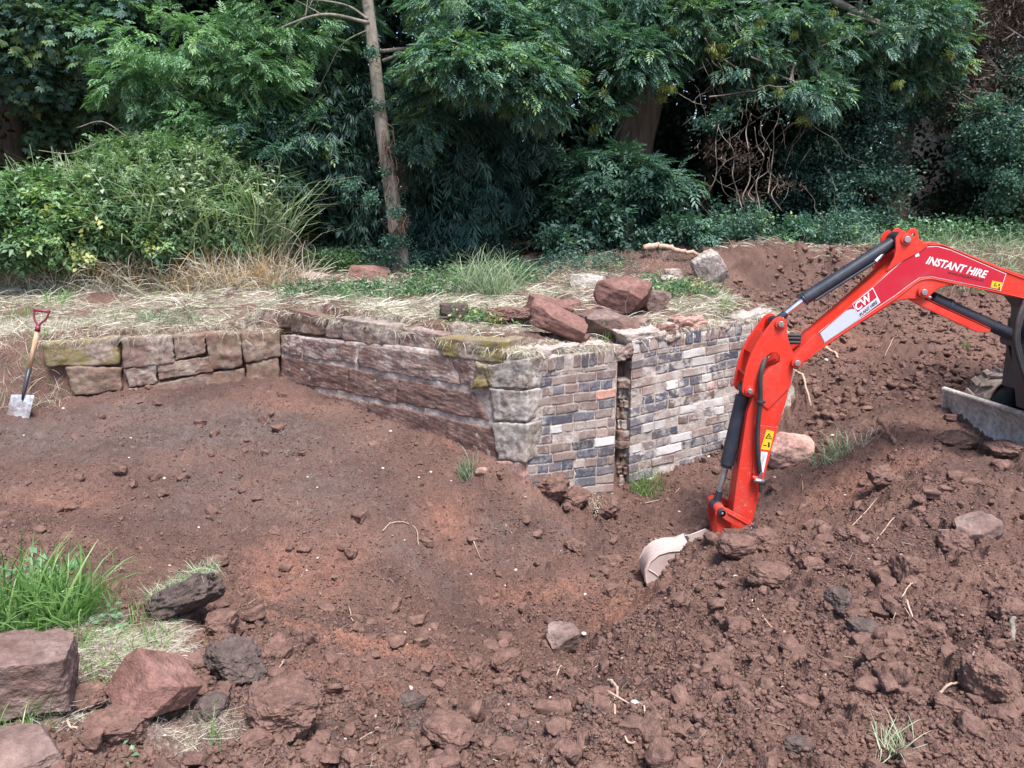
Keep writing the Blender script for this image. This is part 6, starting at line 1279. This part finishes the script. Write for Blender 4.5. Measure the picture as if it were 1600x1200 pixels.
upright('dry_grass', 'tawny dead grass at the foot of the weed bank', 'grass', 'thin', 1500, ellw(gx(290, 9.0), 8.95, 1.3, .3), (.15, .5), 'straw_gold', 65, .45, 'stuff')
upright('dry_grass', 'pale dead stems tangled along the weed bank', 'grass', 'thin', 4200, ellw(gx(220, 9.1), 9.0, 2.0, .35), (.12, .5), 'straw', 66, .8, 'stuff')
for q, (a, b, c_) in enumerate([((60, 235), (110, 240), (150, 225)), ((120, 200), (160, 190), (200, 215)), ((260, 330), (300, 280), (320, 262)), ((330, 270), (345, 285), (350, 310)), ((310, 380), (290, 340), (320, 330)), ((430, 350), (460, 365), (475, 390))]):
    o = MB().tube(smooth_path([P(*a, 9.2), P(*b, 9.1), P(*c_, 9.2)], 6), .006, 6).build('arching_stem', M['vine'], BB)
# ---- straw and grass over the terrace, left foreground and wall tops
def mat_blades(name, label, n, region, s, mat, seed, flat=.12, kind_='stuff', tint0=.5, lift=.01):
    r = np.random.default_rng(seed); x, y = region(r, n); n = len(x); z = HD(x, y) + lift * (.3 + r.random(n))
    a = r.random(n) * 6.283; up = np.stack([np.cos(a), np.sin(a), np.abs(r.normal(size=n)) * flat], 1); d = np.stack([r.normal(size=n) * .7 - np.sin(a), r.normal(size=n) * .7 + np.cos(a), -.5 + r.normal(size=n) * .3], 1)
    up /= np.linalg.norm(up, axis=1)[:, None]; d -= (d * up).sum(1)[:, None] * up; sz = s[0] + (s[1] - s[0]) * r.random(n) ** 1.6
    V, Fq, T = inst('thin' if name == 'root_hairs' or seed == 71 else 'stem', np.stack([x, y, z], 1), d, up, sz, tint0 + r.normal(size=n) * .28, r); V[:, 2] = np.maximum(V[:, 2], -9)
    o = mk(name, V, Fq, M[mat], smooth=False, attrs={'tint': T}, origin=(float(x.mean()), float(y.mean()), float(z.mean()))); return tag(o, label, 'grass', kind=kind_)
def reg_straw(r, n):
    x = r.uniform(-7.5, 3.0, n); y = r.uniform(6.5, 10.8, n); s_, o_, g_, tm = masks(x, y); ok = (s_ > .25 + .35 * r.random(n)); return x[ok], y[ok]
mat_blades('straw', 'dry straw and dead grass littering the terrace above the walls', 60000, reg_straw, (.05, .24), 'straw', 70, .3)
def reg_fg(r, n):
    x = r.uniform(-2.4, -.6, n); y = r.uniform(1.8, 3.3, n); s_, o_, g_, tm = masks(x, y); ok = (s_ > .3 + .3 * r.random(n)); return x[ok], y[ok]
mat_blades('straw', 'pale flattened dry grass between the boulders in the lower left', 60000, reg_fg, (.02, .085), 'straw', 71, .3, lift=.006, tint0=.6)
def reg_terr(x0, x1, y0, y1, th=-.1, sc=1.6, sd=0):
    def f(r, n):
        x = r.uniform(x0, x1, n); y = r.uniform(y0, y1, n); ok = (terr_mask(x, y) > .6) & (fbm2(x * sc + sd, y * sc, 3) > th); return x[ok], y[ok]
    return f
upright('short_grass', 'patchy short green grass on the terrace', 'grass', 'blade', 14000, reg_terr(-7, 3.0, 6.6, 10.4, .18), (.04, .16), 'grass_grey', 72, .5, 'stuff', tint0=.5)
upright('short_grass', 'green grass growing in the lower left foreground', 'grass', 'blade', 2600, ellw(-1.75, 2.55, .5, .6), (.03, .10), 'grass', 73, .5, 'stuff')
def reg_right(r, n):
    x = r.uniform(4.5, 9.5, n); y = r.uniform(9.6, 15, n); ok = fbm2(x * .8, y * .8, 3) > -.35; return x[ok], y[ok]
upright('short_grass', 'grass and low green plants beyond the digger boom', 'grass', 'blade', 15000, reg_right, (.08, .30), 'grass_grey', 74, .6, 'stuff', tint0=.55)
mat_blades('straw', 'dry grass beyond the digger boom', 9000, lambda r, n: (r.uniform(2.6, 9.5, n), r.uniform(10.2, 13.5, n)), (.08, .25), 'straw', 75, .3)
def low_leaves(name, label, n, region, size, mat, seed, kind='holly', h=.12, tint0=.5):
    r = np.random.default_rng(seed); x, y = region(r, n); n = len(x); z = HD(x, y) + h * r.random(n); d = r.normal(size=(n, 3)); d[:, 2] = np.abs(d[:, 2]) * .3; up = np.tile([0, 0, 1.0], (n, 1)) + r.normal(size=(n, 3)) * .35
    V, Fq, T = inst(kind, np.stack([x, y, z], 1), d, up, size * r.uniform(.6, 1.3, n), tint0 + r.normal(size=n) * .22, r)
    o = mk(name, V, Fq, M[mat], smooth=False, attrs={'tint': T}, origin=(float(x.mean()), float(y.mean()), float(z.mean()))); return tag(o, label, 'plants', kind='stuff')
low_leaves('ground_ivy', 'ivy and low leafy plants covering the terrace behind the wing wall', 260, ell(575, 465, .9, .35), .14, 'leaf_bramble', 80, tint0=.35, h=.08)
low_leaves('ground_ivy', 'leafy plants spreading under the trees behind the dark block', 300, ell(735, 448, .8, .6), .17, 'leaf_bramble', 81, tint0=.4)
low_leaves('ground_ivy', 'dark ivy along the edge of the shade', 350, ell(870, 425, 1.0, .5), .12, 'leaf_ash', 82, tint0=.5, h=.07)
low_leaves('ground_ivy', 'small leafy plants along the foot of the woods at the right', 1500, lambda r, n: (r.uniform(4.0, 9.5, n), r.uniform(11.2, 14.5, n)), .22, 'leaf_ash_light', 83, tint0=.3, h=.3)
low_leaves('ground_ivy', 'ivy at the foot of the slim pale trunk', 350, ellw(gx(620, 10.2), 10.25, .8, .2), .12, 'leaf_ash', 84, tint0=.5, h=.25)
low_leaves('ground_ivy', 'weeds at the foot of the dark thicket', 700, ellw(gx(470, 10), 10.1, .8, .3), .15, 'leaf_mid', 85, tint0=.4, h=.2)
low_leaves('ground_ivy', 'green plants among the rubble behind the brick wall', 200, ell(1040, 462, .55, .5), .14, 'leaf_bramble', 86, tint0=.5, h=.08)
low_leaves('leaf_litter', 'brown dead leaves and twigs between the terrace and the trees', 1500, lambda r, n: (r.uniform(-4, 2.4, n), r.uniform(8.6, 10.4, n)), .10, 'leaf_dead', 91, kind='dead', tint0=.6, h=.06)
low_leaves('ground_ivy', 'broad green leaves on the grass beside the dark block', 130, ell(745, 505, .35, .25), .12, 'leaf_bramble', 87, tint0=.7, h=.06)
upright('dry_stems', 'brown dead dock stems at the edge of the thicket', 'stems', 'stalk', 60, ellw(gx(440, 9.4), 9.4, .35, .2), (.35, .6), 'leaf_dead', 88, .15, 'stuff')
def on_tops(r, n):
    segs = [(S1a, S1b, .0, .25), (S1b, S2b, .0, .26), (S2b, B1b, .02, .24), (B2a, B2b, .02, .24)]; k = r.integers(0, 4, n); t = r.random(n); o = r.random(n)
    A = np.array([[q[0].x, q[0].y] for q in segs]); B = np.array([[q[1].x, q[1].y] for q in segs]); lo = np.array([q[2] for q in segs]); hi = np.array([q[3] for q in segs])
    p = A[k] * (1 - t[:, None]) + B[k] * t[:, None]; d = B[k] - A[k]; d /= np.linalg.norm(d, axis=1)[:, None]; nn = np.stack([-d[:, 1], d[:, 0]], 1); return p + nn * (lo[k] + (hi - lo)[k] * o)[:, None], k, t
def drape(name, label, n, s, mat, seed):
    r = np.random.default_rng(seed); p, k, t = on_tops(r, n); tops = [(S1a.z, S1b.z), (P(445, 487, 7.35).z, P(822, 552, 5.7).z), (P(830, 549, 5.72).z, P(962, 540, 6.27).z), (P(988, 524, 6.35).z, P(1215, 490, 6.92).z)]
    z0 = np.array([q[0] for q in tops])[k] * (1 - t) + np.array([q[1] for q in tops])[k] * t; z = np.maximum(z0 + .004, HD(p[:, 0], p[:, 1])); cl = fbm2(p[:, 0] * 2.5, p[:, 1] * 2.5, 3) > -.15; p, z = p[cl], z[cl]; n = len(p)
    a = r.random(n) * 6.283; up = np.stack([np.cos(a), np.sin(a) - .3, np.abs(r.normal(size=n)) * .25], 1); d = np.stack([r.normal(size=n) * .6, r.normal(size=n) * .6 - .3, -.9 + r.normal(size=n) * .3], 1); up /= np.linalg.norm(up, axis=1)[:, None]; d -= (d * up).sum(1)[:, None] * up
    V, Fq, T = inst('stem', np.column_stack([p, z]), d, up, s[0] + (s[1] - s[0]) * r.random(n) ** 1.6, .5 + r.normal(size=n) * .3, r)
    o = mk(name, V, Fq, M[mat], smooth=False, attrs={'tint': T}, origin=(-1, 6.5, .55)); return tag(o, label, 'grass', kind='stuff')
drape('straw', 'straw and dead roots hanging over the tops of the walls', 16000, (.04, .14), 'straw', 90)
# ---- separate tufts
def tuft(label, px, py, n, rad, s, mat='grass', seed=0, lean=.35, tint0=.5, at=None, name='grass_tuft', cat='grass', kind='blade'):
    g = at if at is not None else GG(px, py); return upright(name, label, cat, kind, n, ellw(g.x, g.y, rad, rad * .8), s, mat, seed, lean, None, None, g, tint0)
tuft('large clump of long arching bright green grass at the left edge in the foreground', 78, 985, 520, .17, (.12, .34), seed=100, lean=.6)
tuft('long green grass blades behind the flat topped boulder at the left edge', -10, 1000, 130, .16, (.12, .26), seed=101, lean=.5)
tuft('small green tuft growing at the foot of the slot in the brick wall', 1012, 776, 130, .14, (.08, .22), seed=102)
tuft('green tuft on the soil beside the pale pink boulder', 1300, 724, 130, .14, (.08, .24), 'grass_grey', seed=103, lean=.5, tint0=.6)
tuft('whitish green weeds behind the tuft beside the pink boulder', 1345, 700, 60, .14, (.06, .2), 'straw', seed=104, tint0=.7)
tuft('small pale tuft on the spoil heap near the bottom edge', 1398, 1185, 70, .06, (.05, .13), 'grass_grey', seed=105, lean=.6, tint0=.8)
tuft('bluish green tuft hanging from the cut bank left of the brick corner', 729, 752, 90, .05, (.08, .17), 'grass_grey', seed=106, lean=.5, tint0=.35)
tuft('green grass tuft on the straw above the low stone wall', 90, 478, 110, .18, (.08, .2), 'grass', seed=107, tint0=.5)
tuft('small tuft of green grass on top of the wall at the left end', 60, 556, 70, .12, (.06, .15), 'grass', seed=108)
tuft('tall dry green grass clump left of the dark shade', 765, 462, 700, .32, (.12, .5), 'grass_grey', seed=109, lean=.45, tint0=.6, kind='thin')
tuft('green tuft on the right end of the brick wall top', 1140, 496, 90, .12, (.07, .2), 'grass', seed=110, lean=.5)
tuft('thin upright blades on the brick wall top left of the slot', 952, 540, 26, .07, (.1, .26), 'grass', seed=111, lean=.15)
tuft('small green sprig on the bare slope under the boom', 1505, 550, 30, .06, (.06, .16), 'grass', seed=112, kind='stalk', name='weed', cat='weed')
tuft('pale weed with bare roots hanging on the pit side below the slot', 932, 818, 14, .04, (.1, .22), 'straw', seed=113, kind='stalk', name='weed', cat='weed', tint0=.9)
tuft('tiny green seedling on the near spoil heap', 1016, 1022, 6, .015, (.04, .06), 'grass', seed=114, kind='stalk', name='weed', cat='weed')
tuft('golden dead grass clump in front of the weed bank', 270, 420, 500, .16, (.2, .55), 'straw_gold', seed=115, lean=.15, tint0=.5, kind='thin')
tuft('bright green shoots at the bottom left corner', 20, 1165, 160, .14, (.04, .11), 'grass', seed=116, tint0=.6)
tuft('green blades at the bottom edge left of the middle', 340, 1196, 12, .03, (.08, .14), 'grass', seed=117, lean=.15)
tuft('green tuft left of the low stone wall behind the spade', 25, 500, 120, .25, (.06, .18), 'grass', seed=118)
tuft('green and straw tuft in the middle of the terrace', 180, 505, 160, .35, (.06, .16), 'grass_grey', seed=119, tint0=.55)
tuft('greyish tuft hanging over the top of the low stone wall', 270, 505, 260, .3, (.06, .2), 'grass_grey', seed=120, lean=.7, tint0=.4)
tuft('dry pale grass hanging over the soil bank behind the spade', 10, 575, 900, .55, (.05, .22), 'straw', seed=121, lean=1.0, kind='thin', tint0=.6)
tuft('tangled pale grass on the bank top left of the low stone wall', 40, 548, 700, .5, (.04, .16), 'straw', seed=122, lean=.9, tint0=.5, kind='thin')
rr_ = np.random.default_rng(31)
def reg_fib(r, n):
    x, y = reg_dig(r, n); return x, y
mat_blades('root_hairs', 'fine pale root hairs and straw bits strewn over the dug soil', 5200, reg_fib, (.012, .07), 'straw', 123, .5, lift=.012, tint0=.55)
# overturned turf
def turf():
    g = GG(292, 985); T = thing('turf_lump', 'overturned turf with dark root side showing and grass fringe beside the green clump', 'turf', g)
    V, Fq = cg(24); V = rounded(V, .5); h = fbm3(V * 2.5 + 4, 5, .62); V = V * (1 + .28 * h[:, None]) * np.array([.13, .09, .055]); R = np.array(Matrix.Rotation(-.5, 3, 'Y') @ Matrix.Rotation(-.45, 3, 'X')); V = V @ R.T + np.array(g) + np.array([0, .02, .075])
    mk('soil_side', V, Fq, M['clod_dark'], T)
    r = np.random.default_rng(9); n = 700; t = r.random(n); top = np.stack([(t - .5) * .28, r.uniform(-.05, .10, n), np.full(n, .055) + r.normal(size=n) * .008], 1) @ R.T + np.array(g) + np.array([0, .02, .078])
    d = r.normal(size=(n, 3)) * .6; d[:, 2] -= .2; up = r.normal(size=(n, 3)) * .7 + np.array([-.3, -.5, .6]); up /= np.linalg.norm(up, axis=1)[:, None]; d -= (d * up).sum(1)[:, None] * up
    V, Fq, Tt = inst('blade', top, d, up, r.uniform(.03, .075, n), .7 + r.normal(size=n) * .3, r); mk('grass_fringe', V, Fq, M['grass_grey'], T, smooth=False, attrs={'tint': Tt})
turf()
for i, (px, py, lb) in enumerate([(215, 1178, 'small bluish green leafy seedling at the bottom edge'), (66, 1142, 'broad green leaf between the two left boulders'), (165, 990, 'bluish green leaves beside the big grass clump'), (75, 945, 'large broad leaf inside the big grass clump')]):
    g = GG(px, py); r = np.random.default_rng(200 + i); n = 5; p = np.array(g) + r.normal(size=(n, 3)) * .012 + np.array([0, 0, .02 if i != 3 else .1]); V, Fq, T = inst('broad', p, r.normal(size=(n, 3)) * np.array([1, 1, .3]), np.tile([0, -.3, 1.0], (n, 1)), r.uniform(.06, .10, n) * (2 if i == 3 else 1), .4 + r.normal(size=n) * .1, r)
    tag(mk('seedling', V, Fq, M['leaf_ash_light'], smooth=False, attrs={'tint': T}, origin=g), lb, 'plant')
# moss cushions and small flowers
o = None
for i, (px, py) in enumerate([(405, 416), (413, 426)]):
    c = P(px, py, 9.1); V, Fq = cg(4); V = rounded(V, .9) * .018; mk_ = mk('flower', V + np.array(c), Fq, M['red'], origin=c); tag(mk_, 'tiny red poppy head at the edge of the weeds', 'flower', 'two tiny red poppies')
# ---- house glimpsed through the trees
hb = P(1432, 345, 24); Hs = thing('house', 'pale rendered house wall glimpsed through gaps in the trees at the right', 'house', (hb.x, 24, 1.3))
s = NT('render_wall'); M['render_wall'] = s.set(s.mix(s.noise(2, 4, .6), (0.78, 0.68, 0.68), (0.85, 0.78, 0.78)), 0.9)
mb = MB(); mb.box((hb.x + .6, 24.0, 3.1), (3.2, .3, 3.8)); mb.build('wall', M['render_wall'], Hs, smooth=False)
mb = MB(); mb.add([(hb.x - 1.3, 23.6, 4.9), (hb.x + 2.5, 23.6, 4.9), (hb.x + 2.5, 26, 6.6), (hb.x - 1.3, 26, 6.6), (hb.x - 1.3, 23.6, 5.0), (hb.x + 2.5, 23.6, 5.0), (hb.x + 2.5, 26, 6.7), (hb.x - 1.3, 26, 6.7)], [(0, 1, 2, 3), (7, 6, 5, 4), (0, 4, 5, 1), (1, 5, 6, 2), (2, 6, 7, 3), (3, 7, 4, 0)]); mb.build('roof', M['rock_red'], Hs, smooth=False)
for k in (1.0, 2.0): 
    mb = MB(); mb.box((hb.x + .1 + k, 23.84, 3.3), (.7, .06, 1.0)); mb.build('window', M['black'], Hs, smooth=False)
# ---- deep woods behind everything
def woods(name, label, n, x0, x1, y0, y1, z0, z1, size, seed, mat='leaf_far', skip=None):
    r = np.random.default_rng(seed); m = n // 30; c = np.stack([r.uniform(x0, x1, m), r.uniform(y0, y1, m), r.uniform(z0, z1, m)], 1)
    if skip is not None: c = c[~skip(c)]
    k = r.integers(0, len(c), n); p = c[k] + r.normal(size=(n, 3)) * np.array([.55, .5, .4]); d = r.normal(size=(n, 3)); d[:, 2] -= .4; t = r.normal(size=len(c))[k] * .2
    V, Fq, T = inst('holly', p, d, np.tile([0, 0, 1.0], (n, 1)) + r.normal(size=(n, 3)) * .4, size * r.uniform(.7, 1.3, n), .45 + t + r.normal(size=n) * .12, r)
    return tag(mk(name, V, Fq, M[mat], smooth=False, attrs={'tint': T}, origin=(0, (y0 + y1) / 2, z0)), label, 'trees', kind='stuff')
gap = lambda c: (np.abs(c[:, 0] / c[:, 1] - (1435 - 800) / F) < .06) & (((c[:, 2] < 4.8) & (c[:, 2] > 1.2)) | (c[:, 1] > 18.5))
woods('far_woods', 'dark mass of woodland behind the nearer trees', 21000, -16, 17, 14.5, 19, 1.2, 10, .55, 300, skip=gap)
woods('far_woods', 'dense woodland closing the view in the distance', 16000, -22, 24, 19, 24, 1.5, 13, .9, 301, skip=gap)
woods('shade_canopy', 'unseen high leaf canopy added to shade the ground under the trees', 12000, -12, 14, 11.5, 16, 6.5, 9.5, .7, 302)  # leaf layer above the view, added to darken the wood below
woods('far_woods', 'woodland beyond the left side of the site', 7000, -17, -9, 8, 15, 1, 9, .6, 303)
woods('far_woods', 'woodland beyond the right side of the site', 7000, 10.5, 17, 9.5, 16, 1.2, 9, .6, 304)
for i, (px, Y, rd) in enumerate([(70, 17, .16), (200, 18, .2), (760, 16, .14), (860, 17, .2), (1090, 15.5, .15), (1240, 17, .18), (1385, 15, .12), (1470, 16, .14), (1590, 17, .2), (330, 17.5, .18)]):
    b = foot(px, Y); T = thing('dark_tree', ['thin dark trunk between the two left maples, deep in the wood', 'dark trunk deep in the wood behind the weed bank', 'dark trunk in the deep shade behind the hanging narrow leaves', 'dark trunk in the deep shade left of the leaning tree', 'dark trunk in the shade right of the leaning tree', 'dark trunk behind the bare tangled vines', 'brownish trunk standing below the dead ivy', 'dark trunk in the wood behind the boom', 'dark trunk in the wood behind the lone sapling', 'dark trunk hidden behind the pale green growth'][i], 'tree', b)
    trunk(T, [b + Vector((0, 0, -.3)), b + Vector((.1, 0, 2.5)), b + Vector((.0, .1, 5)), b + Vector((.2, 0, 8))], [rd, rd * .85, rd * .7, rd * .4], 'bark', seed=20 + i); foliage('crown', [((b.x, b.y, 8.2), (1.2, 1.2, 1.0), 120)], 'holly', .6, 'leaf_far', T, 400 + i)
